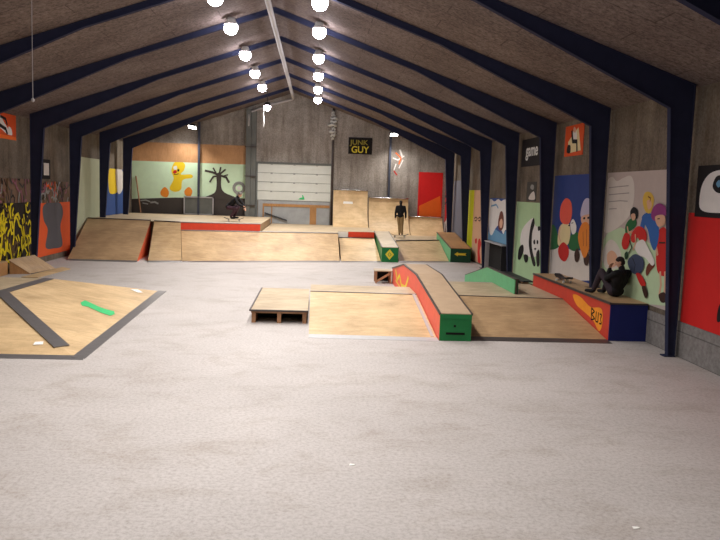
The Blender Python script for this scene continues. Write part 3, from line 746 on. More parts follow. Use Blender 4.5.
# left bank ramp and raised deck
sheet_ramp('bank_ramp', 'wide steep plywood bank at far left with orange sides leading to the raised deck', 'ramp', (-7.29, 25.9, 0), (-4.93, 25.88, 0), (-5.19, 29.27, 1.28), (-7.68, 29.55, 1.28), .0, 'plywood_dark', 'orange_paint', strip_w=.2)
bm = nb()
lip = lambda x: 28.4+(x+4.84)*(1.3/6.94)
P = [(-7.74, 29.56), (-5.2, 29.29), (-5.1, 28.95), (-3.93, 28.64), (-.95, lip(-.95)+.06), (-.95, YE-.42), (-7.74, YE-.42)]
P[-2:] = [(-.95, YE-.01), (-7.74, YE-.01)]
root = thing('raised_deck', 'upper plywood deck along left half of the end wall carrying the crouching skater', 'deck', (-4.5, 33, 0))
bm = nb(); Q = [(-7.74, 29.56), (-5.2, 29.29), (-5.1, 28.95), (-3.93, 28.64), (-.95, lip(-.95)+.06), (-.95, YE-.4), (-7.74, YE-.4)]
hexa(bm, [(x, y, 1.28) for x, y in Q], [(x, y, 1.25) for x, y in Q]); link('deck_top', bm, 'plywood_worn', root)
bm = nb(); hexa(bm, [(x, y, 1.25) for x, y in [(-7.7, 29.7), (-5.1, 29.4), (-5.0, 29.05), (-3.9, 28.75), (-1.0, lip(-1)+.12), (-1.0, YE-.4), (-7.7, YE-.4)]], [(x, y, 0) for x, y in [(-7.7, 29.7), (-5.1, 29.4), (-5.0, 29.05), (-3.9, 28.75), (-1.0, lip(-1)+.12), (-1.0, YE-.4), (-7.7, YE-.4)]]); link('deck_body', bm, 'plywood_dark', root)
bm = nb(); d = .05
hexa(bm, [(-3.95, lip(-3.95)+.02, 1.262), (-.96, lip(-.96)+.02, 1.262), (-.96, lip(-.96)+.075, 1.262), (-3.95, lip(-3.95)+.075, 1.262)], [(-3.95, lip(-3.95)+.02, .99), (-.96, lip(-.96)+.02, .99), (-.96, lip(-.96)+.1, .99), (-3.95, lip(-3.95)+.1, .99)]); link('fascia_board', bm, 'red_orange_paint', root)
bm = nb(); tube(bm, [(-3.97, lip(-3.97)+.03, 1.285), (-.95, lip(-.95)+.03, 1.285)], .022, 8); link('coping', bm, 'pipe_grey', root, True)

sheet_ramp('bank_ramp', 'narrow tall plywood bank beside orange side of far left bank, reaching the raised deck', 'ramp', (-4.58, 25.98, 0), (-3.47, 26.29, 0), (-3.93, 28.60, 1.28), (-4.98, 28.89, 1.28), .05, 'plywood_mid', 'plywood_dark', coping='dark_metal', strip_w=.2)
sheet_ramp('bank_ramp', 'long pale plywood bank in the middle below the orange fascia board', 'ramp', (-3.45, 26.3, 0), (2.15, 27.9, 0), (2.1, 29.7, .97), (-3.9, 28.576, .97), .10, 'plywood_mid', 'plywood_dark', coping='pipe_grey', strip_w=.22)
# lower deck
root = thing('lower_deck', 'lower plywood deck in front of the big white door', 'deck', (1.4, 33, 0))
Q = [(-.94, lip(-.94)+.03), (2.12, lip(2.12)+.02), (2.14, 31.32), (3.72, 31.5), (3.72, YE-.1), (-.94, YE-.1)]
bm = nb(); hexa(bm, [(x, y, .97) for x, y in Q], [(x, y, .945) for x, y in Q]); link('deck_top', bm, 'plywood_worn', root)
Q2 = [(-.9, lip(-.9)+.1), (2.1, lip(2.1)+.08), (2.12, 31.37), (3.7, 31.55), (3.7, YE-.12), (-.9, YE-.12)]
bm = nb(); hexa(bm, [(x, y, .945) for x, y in Q2], [(x, y, 0) for x, y in Q2]); link('deck_body', bm, 'plywood_dark', root)
bm = nb(); hexa(bm, [(2.6, 31.35, .955), (3.7, 31.475, .955), (3.7, 31.56, .955), (2.6, 31.43, .955)], [(2.6, 31.35, .715), (3.7, 31.475, .715), (3.7, 31.56, .715), (2.6, 31.43, .715)]); link('fascia_board', bm, 'red_orange_paint', root)
bm = nb(); hexa(bm, [(2.16, 31.3, .955), (2.58, 31.345, .955), (2.58, 31.43, .955), (2.16, 31.39, .955)], [(2.16, 31.3, .715), (2.58, 31.345, .715), (2.58, 31.43, .715), (2.16, 31.39, .715)]); link('white_patch', bm, 'white_tape', root)
sheet_ramp('step_ramp', 'short plywood bank right of the long bank below a small red board', 'ramp', (2.2, 27.92, 0), (3.76, 28.35, 0), (3.7, 31.42, .70), (2.2, 31.25, .70), .0, 'plywood', 'plywood_dark', strip_w=.2)
# mid level at right
root = thing('mid_deck', 'plywood deck at far right where the standing person rides', 'deck', (6, 33.5, 0))
Q = [(3.75, 32.45), (4.46, 32.45), (4.54, 30.62), (7.42, 32.35), (7.42, YE-.1), (3.75, YE-.1)]
bm = nb(); hexa(bm, [(x, y, .68) for x, y in Q], [(x, y, .655) for x, y in Q]); link('deck_top', bm, 'plywood_worn', root)
Q = [(3.77, 32.5), (4.5, 32.5), (4.58, 30.75), (7.4, 32.45), (7.4, YE-.12), (3.77, YE-.12)]
bm = nb(); hexa(bm, [(x, y, .655) for x, y in Q], [(x, y, 0) for x, y in Q]); link('deck_body', bm, 'plywood_dark', root)
sheet_ramp('bank_ramp', 'plywood bank at far right between the two green grind boxes', 'ramp', (4.46, 28.52, 0), (6.54, 29.06, 0), (6.55, 31.8, .68), (4.56, 30.62, .68), 0, 'plywood', 'plywood_dark', coping='dark_metal', strip_w=.2)

def quarter(name, label, x0, x1, yb, yt, zb, zt, mat='plywood', n=14, stick=None, side=('plywood_dark', 'plywood_dark')):
    root = thing(name, label, 'quarter pipe', ((x0+x1)/2, yb, zb))
    C = []
    for k in range(n+1):
        t = k/n*PI/2*.94
        C.append((yb+(yt-yb)*math.sin(t)/math.sin(PI/2*.94), zb+(zt-zb)*(1-math.cos(t))/(1-math.cos(PI/2*.94))))
    bm = nb()
    for a, c in zip(C, C[1:]):
        hexa(bm, [(x0, *a), (x1, *a), (x1, *c), (x0, *c)], [(x0, a[0]+.01, a[1]-.012), (x1, a[0]+.01, a[1]-.012), (x1, c[0]+.02, c[1]-.004), (x0, c[0]+.02, c[1]-.004)])
    link('riding_surface', bm, mat, root)
    for x, mt in ((x0+.002, side[0]), (x1-.022, side[1])):
        bm = nb(); P = [(a[0]+.02, a[1]-.006) for a in C]+[(yt+.1, zt-.01), (yt+.1, zb)]
        extr(bm, P, x, x+.02); link('side_panel', bm, mt, root)
    bm = nb(); box(bm, x0, x1, yt+.01, yt+.12, zt-.03, zt); link('top_ledge', bm, 'plywood_dark', root)
    bm = nb(); tube(bm, [(x0, yt-.01, zt+.01), (x1, yt-.01, zt+.01)], .03, 12); link('coping', bm, 'bright_steel', root, True)
    if stick:
        bm = nb(); sx, sz, w, h = stick
        P = [c for c in C if c[1] >= sz-.02]
        yy = min(P, key=lambda c: abs(c[1]-sz))[0]
        hexa(bm, [(sx, yy-.03, sz), (sx+w, yy-.03, sz), (sx+w*.94, yy-.03+.02, sz+h), (sx+w*.06, yy-.03+.02, sz+h)], [(sx, yy+.0, sz), (sx+w, yy+.0, sz), (sx+w*.94, yy+.02, sz+h), (sx+w*.06, yy+.02, sz+h)]); link('white_sticker', bm, 'white_tape', root)
    return root
quarter('quarter_pipe', 'tallest plywood quarter pipe right of the white door with white sticker', 2.03, 3.70, 35.0, 36.35, .97, 2.70, stick=(2.5, 2.0, .5, .16))
quarter('quarter_pipe', 'medium plywood quarter pipe behind the standing person', 3.76, 5.70, 34.7, 36.3, .68, 2.38)
quarter('quarter_pipe', 'lowest plywood quarter pipe below the red end panel', 5.74, 7.40, 34.7, 36.2, .68, 1.52)

# grind boxes at the far end
def hubba(name, label, x0, x1, prof, z_under, front, side_l, side_r, top='plywood_worn', mark=None, cat='grind box'):
    """prof: list of (y, ztop, zbottom) from front to back"""
    y0, zt0, zb0 = prof[0]
    root = thing(name, label, cat, ((x0+x1)/2, y0, zb0))
    bm = nb(); box(bm, x0, x1, y0, y0+.02, zb0, zt0-.02); fp = link('front_panel', bm, front, root); sides = []
    for x, mt in ((x0, side_l), (x1-.02, side_r)):
        bm = nb(); P = [(y+(.021 if i == 0 else 0), zt-.02) for i, (y, zt, zb) in enumerate(prof)]+[(y+(.021 if i == 0 else 0), zb) for i, (y, zt, zb) in list(enumerate(prof))[::-1]]
        extr(bm, P, x, x+.02); sides.append(link('side_panel', bm, mt, root))
    bm = nb(); P = [(y, zt) for y, zt, zb in prof]+[(y, zt-.02) for y, zt, zb in prof[::-1]]
    extr(bm, P, x0, x1); link('top', bm, top, root)
    y9, zt9, zb9 = prof[-1]
    bm = nb(); box(bm, x0+.02, x1-.02, y9-.02, y9, zb9, max(zt9-.02, zb9+.02)); link('back_panel', bm, side_l, root)
    for x in (x0, x1):
        bm = nb()
        for (ya, za, _), (yb, zb_, _) in zip(prof, prof[1:]):
            bar(bm, (x, ya, za-.015), (x, yb, zb_-.015), .035, .035)
        link('edge_angle', bm, 'dark_metal', root)
    if mark: mark(fp, sides[0])
    return root
def diamond(root, side):
    bm = nb(); c = (4.07, 28.342, .3)
    for r0, r1 in ((.1, .17),):
        o = [(0, r1*1.2), (r1, 0), (0, -r1*1.2), (-r1, 0)]; i = [(0, r0*.9), (r0*.75, 0), (0, -r0*.9), (-r0*.75, 0)]
        for k in range(4):
            j = (k+1) % 4; poly(bm, [(c[0]+x, c[1], c[2]+z) for x, z in (o[k], o[j], i[j], i[k])])
    poly(bm, [(c[0]+x, c[1], c[2]+z) for x, z in ((0, .07), (.05, 0), (0, -.07), (-.05, 0))])
    link('diamond_mark', bm, 'yellow_mark', root)
hubba('grind_box', 'green grind box with yellow diamond on its front, far middle', 3.77, 4.41, [(28.35, .58, 0), (32.42, .97, 0)], 0, 'green_paint', 'green_paint', 'red_orange_paint', 'plywood_worn', diamond)
def arrow(root, side):
    bm = nb()
    P = [(6.72, .33), (6.86, .42), (6.86, .37), (7.2, .38), (7.16, .33), (7.2, .28), (6.86, .29), (6.86, .24)]
    poly(bm, [(x, 29.035, z) for x, z in P]); link('arrow_mark', bm, 'yellow_mark', root)
hubba('grind_box', 'green grind box with yellow arrow on its front, by the far right wall', 6.57, 7.38, [(29.05, .57, 0), (32.6, 1.0, 0)], 0, 'dark_green_paint', 'light_green_paint', 'dark_green_paint', 'plywood_brown', arrow)

# ---- pyramid at left front
root = thing('pyramid_ramp', 'low plywood pyramid with grey metal edges at the left front', 'ramp', (-5, 15, 0))
A, B_, Cc = (-2.45, 11.4, 0), (-2.7, 18.9, 0), (-7.3, 11.4, 0)
P1, P2, P3 = (-5.05, 15.1, .45), (-5.0, 17.6, .45), (-7.3, 15.1, .45)
_n = (Vector(B_)-Vector(A)).cross(Vector(P1)-Vector(A)); P2 = (-5.0, 17.6, -(_n.x*(-5.0-A[0])+_n.y*(17.6-A[1]))/_n.z)
P4, B4 = (-7.3, 17.6, P2[2]), (-7.3, 18.9, 0)
def panel(nm, pts, mt, t=.018): bm = nb(); slab(bm, pts, t); return link(nm, bm, mt, root)
panel('front_bank', [A, P1, P3, Cc], 'plywood'); panel('right_bank', [A, B_, P2, P1], 'plywood'); panel('back_bank', [B_, B4, P4, P2], 'plywood_dark'); panel('top', [P1, P2, P4, P3], 'plywood_worn')
bm = nb(); hexa(bm, [(-7.3, 11.5, -.0), (-7.3, 15.1, .42), (-7.3, 17.6, .42), (-7.3, 18.8, 0)], [(-7.28, 11.5, 0), (-7.28, 15.1, .42), (-7.28, 17.6, .42), (-7.28, 18.8, 0)]); link('side_panel', bm, 'plywood_dark', root)
def on_edge(a, c, w0, w1, nm='metal_strip', lift=.006, mt='galvanised'):
    a, c, w0, w1 = map(Vector, (a, c, w0, w1)); u = Vector((0, 0, lift)); bm = nb()
    hexa(bm, [a+w0+u, c+w0+u, c+w1+u, a+w1+u], [a+w0, c+w0, c+w1, a+w1]); return link(nm, bm, mt, root)
on_edge(A, B_, (-.05, 0, .012), (.16, 0, .0)); on_edge(A, Cc, (.1, .12, .014), (.16, -.1, .0))
hp = Vector(P1); ha = Vector(lerp(P1, A, .86))
bm = nb(); w = Vector((.09, .09, .0))
hexa(bm, [hp+w+Vector((0, 0, .014)), ha+w+Vector((0, 0, .014)), ha-w+Vector((0, 0, .014)), hp-w+Vector((0, 0, .014))], [hp+w, ha+w, ha-w, hp-w]); link('hip_strip', bm, 'galvanised', root)
on_edge(P1, P2, (.12, 0, -.012), (-.1, 0, .004), lift=.008); 
def rb(s, t): # point on right bank: s along its length, t up the slope
    a = Vector(lerp(A, B_, s)); c = Vector(lerp(P1, P2, s)); return a.lerp(c, t)+Vector((0, 0, .007))
bm = nb()
G = []
for (x, y) in GREEN: G.append(Vector((x, y, 0)))
def on_rb(x, y):  # height of the right bank plane at x,y
    n = (Vector(B_)-Vector(A)).cross(Vector(P1)-Vector(A)); return A[2]-(n.x*(x-A[0])+n.y*(y-A[1]))/n.z
poly(bm, [(g.x, g.y, on_rb(g.x, g.y)+.008) for g in G]); link('green_paint_mark', bm, 'paint_spray_green', root)
for pts in TAPES:
    bm = nb(); poly(bm, [(x, y, z+.012) for x, y, z in pts]); link('white_tape', bm, 'white_tape', root)

# ---- kickers at the left wall
root = thing('kicker_ramp', 'small brown plywood kicker against the left wall behind the pyramid', 'ramp', (-7.3, 23.5, 0))
a, b_, c_, d_ = (-6.95, 21.75, 0.004), (-6.72, 23.15, 0.004), (-7.36, 23.15, .42), (-7.5, 21.55, .42)
bm = nb(); slab(bm, [a, b_, c_, d_], .02); link('riding_surface', bm, 'plywood_dark', root)
bm = nb(); hexa(bm, [(-6.97, 21.76, 0), (-7.48, 21.57, .39), (-7.48, 21.57, 0)], [(-6.97, 21.79, 0), (-7.48, 21.6, .39), (-7.48, 21.6, 0)]); link('side_panel', bm, 'plywood_brown', root)
bm = nb(); bar(bm, a, b_, .06, .02); link('entry_strip', bm, 'dark_metal', root)
root = thing('hollow_box', 'low open-ended plywood box at the left edge beside the small kicker', 'box', (-7.4, 21, 0))
bm = nb(); box(bm, -7.7, -7.5, 20.0, 21.5, .36, .39); link('top', bm, 'plywood_dark', root)
bm = nb(); box(bm, -7.52, -7.5, 20.0, 21.5, 0, .36); link('side_panel', bm, 'plywood_brown', root)
bm = nb(); box(bm, -7.7, -7.53, 20.3, 20.32, 0, .36); link('inner_panel', bm, 'void', root)  # black sheet painted as the shade in the hollow end
bm = nb(); slab(bm, [(-6.9, 20.9, .02), (-6.45, 20.9, .02), (-6.3, 23.2, .02), (-6.68, 23.6, .02)], .018); tag(link('plywood_sheet', bm, 'plywood'), 'thin plywood sheet lying on floor in front of small kicker', 'sheet')

# ---- pallet box
root = thing('pallet_box', 'low pallet-like box with plywood top and open dark front', 'manual pad', (.5, 16.4, 0))
x0, x1, y0, y1 = -.076, 1.08, 14.75, 18.08
bm = nb(); box(bm, x0, x1, y0, y1, .245, .268); link('top', bm, 'plywood_worn', root)
bm = nb(); bar(bm, (x0, y0, .255), (x1, y0, .255), .035); bar(bm, (x0, y0, .255), (x0, y1, .255), .035); link('edge_angle', bm, 'dark_metal', root)
bm = nb(); box(bm, x0+.02, x1-.02, y0+.02, y0+.05, .2, .243); link('front_rail', bm, 'timber', root)
for x in (x0+.03, (x0+x1)/2-.04, x1-.11):
    bm = nb(); box(bm, x, x+.08, y0+.03, y1-.03, 0, .2); link('runner', bm, 'timber', root)
bm = nb(); box(bm, x0+.03, x1-.03, y0+.7, y0+.72, .0, .2); link('shade_insert', bm, 'void', root)  # black insert stands for the shade under the pallet top

# ---- funbox: left part, hubba ledge, right part
FX0, FX1, HX0, HX1, RX1 = 1.11, 3.50, 3.513, 4.104, 6.82
root = thing('funbox_bank', 'low plywood bank with flat top between pallet box and the red-sided ledge', 'ramp', (2.3, 15.5, 0))
bm = nb(); slab(bm, [(FX0, 13.53, .004), (FX1, 13.45, .004), (FX1, 16.5, .42), (FX0, 16.6, .42)], .018); link('riding_surface', bm, 'plywood', root)
bm = nb(); slab(bm, [(FX0, 16.6, .42), (FX1, 16.5, .42), (FX1, 17.75, .42), (FX0, 17.75, .42)], .018); link('top', bm, 'plywood_worn', root)
bm = nb(); slab(bm, [(FX0, 17.75, .42), (FX1, 17.75, .42), (FX1, 20.6, .004), (FX0, 20.6, .004)], .018); link('rear_bank', bm, 'plywood', root)
bm = nb(); extr(bm, [(13.6, 0), (16.6, .4), (17.75, .4), (20.5, 0)], FX0+.005, FX0+.025); link('side_panel', bm, 'pipe_grey', root)
bm = nb(); bar(bm, (FX0, 16.58, .42), (FX1, 16.48, .42), .07, .012); link('crease_strip', bm, 'galvanised', root)
bm = nb(); hexa(bm, [(FX0, 13.62, .022), (FX1, 13.54, .022), (FX1, 13.28, .004), (FX0, 13.36, .004)], [(FX0, 13.62, 0), (FX1, 13.54, 0), (FX1, 13.28, 0), (FX0, 13.36, 0)]); link('entry_strip', bm, 'pale_galvanised', root)
bm = nb(); hexa(bm, [(FX1-.1, 13.6, .03), (FX1-.04, 13.6, .03), (FX1-.04, 16.45, .43), (FX1-.1, 16.45, .43)], [(FX1-.1, 13.6, .01), (FX1-.04, 13.6, .01), (FX1-.04, 16.45, .41), (FX1-.1, 16.45, .41)]); link('seam_strip', bm, 'pipe_grey', root)
def crown(root, side):
    x = HX0-.004; bm = nb()
    def ln(P, w=.04):
        for (ya, za), (yb, zb) in zip(P, P[1:]):
            dy, dz = yb-ya, zb-za; L_ = math.hypot(dy, dz); ny, nz = -dz/L_*w, dy/L_*w
            ny *= 3; poly(bm, [(x, ya+ny, za+nz), (x, yb+ny, zb+nz), (x, yb-ny, zb-nz), (x, ya-ny, za-nz)])
    ln([(21.0, .5), (20.5, .25), (20.0, .46)]); ln([(20.0, .46), (19.5, .24), (18.6, .3), (18.1, .62)]); ln([(20.9, .2), (19.6, .14), (18.4, .2)], .02)
    link('yellow_tag', bm, 'yellow_mark', side)
    bm = nb(); box(bm, HX0+.12, HX1-.12, 13.34, 13.349, .12, .16); box(bm, HX0+.26, HX0+.3, 13.34, 13.349, .26, .3); link('dark_slot', bm, 'void', root)
    bm = nb(); box(bm, HX0, HX1, 13.335, 13.349, .42, .5); link('front_trim', bm, 'green_paint', root)
hubba('hubba_ledge', 'long ledge over the funbox with red side and green front', HX0, HX1, [(13.35, .515, 0), (16.75, .865, 0), (19.1, .85, 0), (21.9, .46, 0)], 0, 'green_paint', 'coral_paint', 'green_paint', 'plywood_grey', crown, cat='ledge')
root = thing('funbox_bank', 'wide plywood bank between green-fronted ledge and the red and blue ledge', 'ramp', (5.5, 15.5, 0))
bm = nb(); slab(bm, [(HX1+.012, 13.6, .004), (RX1, 13.62, .004), (RX1, 16.35, .42), (HX1+.012, 16.5, .42)], .018); link('riding_surface', bm, 'plywood_dark', root)  # dimmer light on this bank put into the darker plywood colour
bm = nb(); slab(bm, [(HX1+.012, 16.5, .42), (RX1, 16.35, .42), (RX1, 18.95, .42), (HX1+.012, 19.2, .42)], .018); link('top', bm, 'plywood_worn', root)
bm = nb(); slab(bm, [(HX1+.012, 19.2, .42), (RX1, 18.95, .42), (RX1, 22.3, .004), (HX1+.012, 22.3, .004)], .018); link('rear_bank', bm, 'plywood_dark', root)
bm = nb(); bar(bm, (HX1+.012, 16.5, .42), (RX1, 16.35, .42), .07, .012); link('crease_strip', bm, 'dark_metal', root)
bm = nb(); hexa(bm, [(HX1+.012, 13.72, .024), (RX1, 13.72, .024), (RX1, 13.42, .004), (HX1+.012, 13.42, .004)], [(HX1+.012, 13.72, 0), (RX1, 13.72, 0), (RX1, 13.42, 0), (HX1+.012, 13.42, 0)]); link('entry_strip', bm, 'dark_metal', root)
# small green ledge on the right flat
root = thing('rail_ledge', 'narrow light green ledge with dark metal top on the funbox flat', 'ledge', (5.9, 19, .42))
prof = [(16.9, .78), (19.72, .78), (22.6, .23)]
bot = [(22.6, .01), (19.1, .425), (16.9, .425)]
bm = nb(); extr(bm, [(y, z-.02) for y, z in prof]+bot, 5.85, 5.87); link('side_panel', bm, 'light_green_paint', root)
bm = nb(); extr(bm, [(y, z-.02) for y, z in prof]+bot, 5.92, 5.94); link('side_panel', bm, 'dark_green_paint', root)
bm = nb(); extr(bm, prof+[(y, z-.02) for y, z in prof[::-1]], 5.845, 5.945); link('top', bm, 'dark_metal', root)
bm = nb(); box(bm, 5.87, 5.92, 16.9, 16.92, .425, .76); link('end_panel', bm, 'dark_metal', root)

# ---- red and blue ledge along the right wall
root = thing('wall_ledge', 'high ledge by the right wall with red side and blue end, person sitting on it', 'ledge', (7.1, 16.2, 0))
lx, ly0, ly1, lz = 6.84, 13.68, 18.75, .735
notch = [(7.58, 15.95), (7.24, 15.95), (7.24, 16.2), (7.58, 16.2)]
O = [(lx, ly0), (7.58, ly0)]+notch+[(7.58, ly1), (lx, ly1)]
bm = nb(); hexa(bm, [(x, y, lz) for x, y in O], [(x, y, lz-.025) for x, y in O]); link('top', bm, 'plywood_dark', root)
bm = nb(); box(bm, lx, 7.57, ly0, ly0+.02, 0, lz-.026); link('end_panel', bm, 'navy_paint', root)
bm = nb(); box(bm, lx, lx+.02, ly0+.021, ly1, 0, lz-.026); sp = link('side_panel', bm, 'ledge_red', root)
bm = nb(); P = smooth_loop([(14.05, .18), (14.02, .4), (14.15, .56), (14.7, .5), (15.3, .62), (15.75, .6), (15.5, .42), (15.0, .34), (14.5, .25), (14.2, .1)])
poly(bm, [(lx-.003, y, z) for y, z in P]); link('orange_flame', bm, 'flame_orange', sp)
bm = nb()
for P in ([(14.62, .5), (14.6, .25)], [(14.62, .49), (14.45, .44), (14.6, .37), (14.42, .3), (14.6, .25)], [(14.36, .46), (14.36, .26), (14.25, .26), (14.25, .46)], [(14.18, .44), (14.08, .44), (14.12, .35), (14.06, .26), (14.17, .25)]):
    for (ya, za), (yb, zb) in zip(P, P[1:]): bar(bm, (lx-.004, ya, za), (lx-.004, yb, zb), .004, .03)
link('black_tag', bm, 'void', sp)
bm = nb(); bar(bm, (lx, ly0, lz-.015), (lx, ly1, lz-.015), .04); bar(bm, (lx, ly0, lz-.015), (7.56, ly0, lz-.015), .03); link('edge_angle', bm, 'dark_metal', root)
bm = nb(); box(bm, lx+.02, 7.57, ly1-.02, ly1, 0, lz-.026); link('back_panel', bm, 'ledge_red', root)

# small open table behind the funbox
root = thing('wood_stool', 'small open timber box with a diagonal brace behind the red-sided ledge', 'stool', (3.2, 21.9, 0))
sx0, sx1, sy0, sy1, sh = 2.99, 3.47, 21.65, 22.2, .385
bm = nb(); box(bm, sx0-.02, sx1+.02, sy0-.02, sy1, sh-.03, sh); link('top', bm, 'plywood_worn', root)
for x, y in ((sx0, sy0), (sx1-.05, sy0), (sx0, sy1-.07), (sx1-.05, sy1-.07)):
    bm = nb(); box(bm, x, x+.05, y, y+.05, 0, sh-.03); link('leg', bm, 'timber', root)
bm = nb(); bar(bm, (sx0+.04, sy0-.006, .06), (sx1-.06, sy0-.006, .3), .03, .06); link('brace', bm, 'timber', root)
bm = nb(); box(bm, sx0+.05, sx1-.05, sy1-.03, sy1-.015, .01, sh-.03); link('shade_backing', bm, 'void', root)  # black backing gives the stool's inside its shade by colour

# dark cubby and low bench at the right wall
root = thing('dark_cubby', 'dark open cubby with pale frame at the wall right of the yellow arrow box', 'cubby', (7.4, 25.6, 0))
bm = nb(); box(bm, 7.565, 7.58, 24.3, 26.75, 0, 1.02); link('shade_backing', bm, 'void', root)  # darkness of the opening put in as a black sheet
bm = nb(); box(bm, 7.38, 7.58, 24.3, 26.8, 1.02, 1.05); link('top', bm, 'pipe_grey', root)
bm = nb(); box(bm, 7.42, 7.58, 26.77, 26.8, 0, 1.02); link('side_panel', bm, 'pipe_grey', root)
bm = nb(); box(bm, 7.38, 7.58, 24.28, 24.31, 0, 1.02); link('side_panel', bm, 'lampblack', root)
bm = nb(); P = [(24.33, .1), (24.33, 1.0), (24.95, 1.0), (24.75, .4)]; hexa(bm, [(7.545, *p) for p in P], [(7.564, *p) for p in P]); link('inner_panel', bm, 'paint_skybl', root)
root = thing('low_bench', 'low dark bench standing against the panda mural', 'bench', (7.3, 22, 0))
bm = nb(); box(bm, 7.12, 7.4, 20.6, 23.1, .27, .31); link('seat', bm, 'lampblack', root)
for yy in (20.9, 22.7):
    bm = nb(); box(bm, 7.16, 7.36, yy, yy+.07, 0, .27); link('leg', bm, 'timber', root)

# barrier boards under the big door
root = thing('board_barrier', 'grey boards with orange brown battens below the big white door', 'barrier', (.1, YE-.06, .97))
def bxd(nm, x0, x1, z0, z1, y, mt): bm = nb(); box(bm, x0, x1, y-.02, y, z0, z1); return link(nm, bm, mt, root)
bxd('board', -1.62, -1.34, .972, 2.08, YE-.06, 'board_grey'); bxd('board', -1.33, .98, .972, 2.08, YE-.06, 'board_grey'); bxd('board', .99, 1.86, .972, 2.08, YE-.06, 'board_grey')
bxd('batten', -1.4, 1.86, 1.8, 1.93, YE-.081, 'plywood_brown'); bxd('batten', -1.4, -1.34, .972, 1.8, YE-.081, 'plywood_brown'); bxd('batten', -.98, -.93, .972, 1.8, YE-.081, 'plywood_brown')
bxd('batten', -.2, -.15, .972, 1.8, YE-.081, 'board_grey'); bxd('batten', .9, 1.22, .972, 1.8, YE-.081, 'plywood_brown')
bm = nb(); tube(bm, [(-1.3, YE-.14, 1.48), (-.2, YE-.14, 1.14)], .03, 8)
bm2 = bm; link('diagonal_bar', bm2, 'lampblack', root)

# paper scraps
for (x, y), l in (((1.6, 7.08), 'tiny white paper scrap on open floor in mid-foreground'), ((3.89, 5.73), 'tiny white paper scrap on floor at the lower right')):
    bm = nb(); hexa(bm, [(x-.03, y-.02, .004), (x+.03, y-.015, .008), (x+.025, y+.02, .004), (x-.02, y+.025, .007)], [(x-.03, y-.02, .001), (x+.03, y-.015, .003), (x+.025, y+.02, .001), (x-.02, y+.025, .003)])
    tag(link('paper_scrap', bm, 'white_tape'), l, 'paper scrap')
# ------------------------------------------------------------------ people
def capsule(bm, a, ra, b, rb):
    t = bmesh.new()
    for c, r in ((a, ra), (b, rb)):
        bmesh.ops.create_icosphere(t, subdivisions=2, radius=r, matrix=Matrix.Translation(Vector(c)))
    bmesh.ops.convex_hull(t, input=t.verts[:])
    loose = [v for v in t.verts if not v.link_faces]
    bmesh.ops.delete(t, geom=loose, context='VERTS')
    me = D.meshes.new('t'); t.to_mesh(me); t.free(); bm.from_mesh(me); D.meshes.remove(me)
def ball(bm, c, rx, ry, rz, rot=None):
    M_ = Matrix.Translation(Vector(c)) @ (rot or Matrix()) @ Matrix.Diagonal((rx, ry, rz, 1))
    bmesh.ops.create_icosphere(bm, subdivisions=3, radius=1, matrix=M_)
def fused(name, bm, mat, parent, voxel, smooth=3):
    """one continuous surface out of the overlapping volumes (voxel remesh)"""
    me = D.meshes.new(name); bm.to_mesh(me); bm.free()
    o = D.objects.new('tmp', me); COL.objects.link(o)
    r = o.modifiers.new('r', 'REMESH'); r.mode = 'VOXEL'; r.voxel_size = voxel; r.use_smooth_shade = True
    s = o.modifiers.new('s', 'SMOOTH'); s.iterations = smooth; s.factor = .5
    bpy.context.view_layer.update()
    m2 = D.meshes.new_from_object(o.evaluated_get(bpy.context.evaluated_depsgraph_get()))
    D.objects.remove(o); D.meshes.remove(me)
    m2.name = name; m2.materials.clear(); m2.materials.append(MATS[mat])
    for p in m2.polygons: p.use_smooth = True
    off = parent.location
    for v in m2.vertices: v.co -= off
    o = D.objects.new(name, m2); COL.objects.link(o); o.parent = parent
    return o
def hand(bm, wrist, d, palm_n, s=1., curl=.5, side=1):
    """palm, four unequal bent fingers and a thumb leaving the side of the palm"""
    w = Vector(wrist); d = Vector(d).normalized(); n = Vector(palm_n); n = (n-d*n.dot(d)).normalized(); x = d.cross(n)*side
    capsule(bm, w-d*.02, .024*s, w+d*.05*s, .026*s)
    for k, (ox, ln) in enumerate(((-.030, .066), (-.010, .076), (.010, .072), (.029, .056))):
        b0 = w+d*.075*s+x*ox*s; capsule(bm, w+d*.03*s+x*ox*.7*s, .014*s, b0, .0105*s)
        d1 = (d+n*curl*.5).normalized(); b1 = b0+d1*ln*.45*s; d2 = (d+n*curl*1.4).normalized(); b2 = b1+d2*ln*.35*s
        d3 = (d+n*curl*2.2).normalized(); b3 = b2+d3*ln*.25*s
        capsule(bm, b0, .0098*s, b1, .009*s); capsule(bm, b1, .009*s, b2, .0083*s); capsule(bm, b2, .0083*s, b3, .0072*s)
    t0 = w+d*.015*s-x*.02*s; t1 = t0+(d*.6-x*.8+n*.3).normalized()*.035*s; t2 = t1+(d*.9-x*.25+n*.4).normalized()*.032*s
    capsule(bm, t0, .013*s, t1, .011*s); capsule(bm, t1, .0105*s, t2, .0085*s)
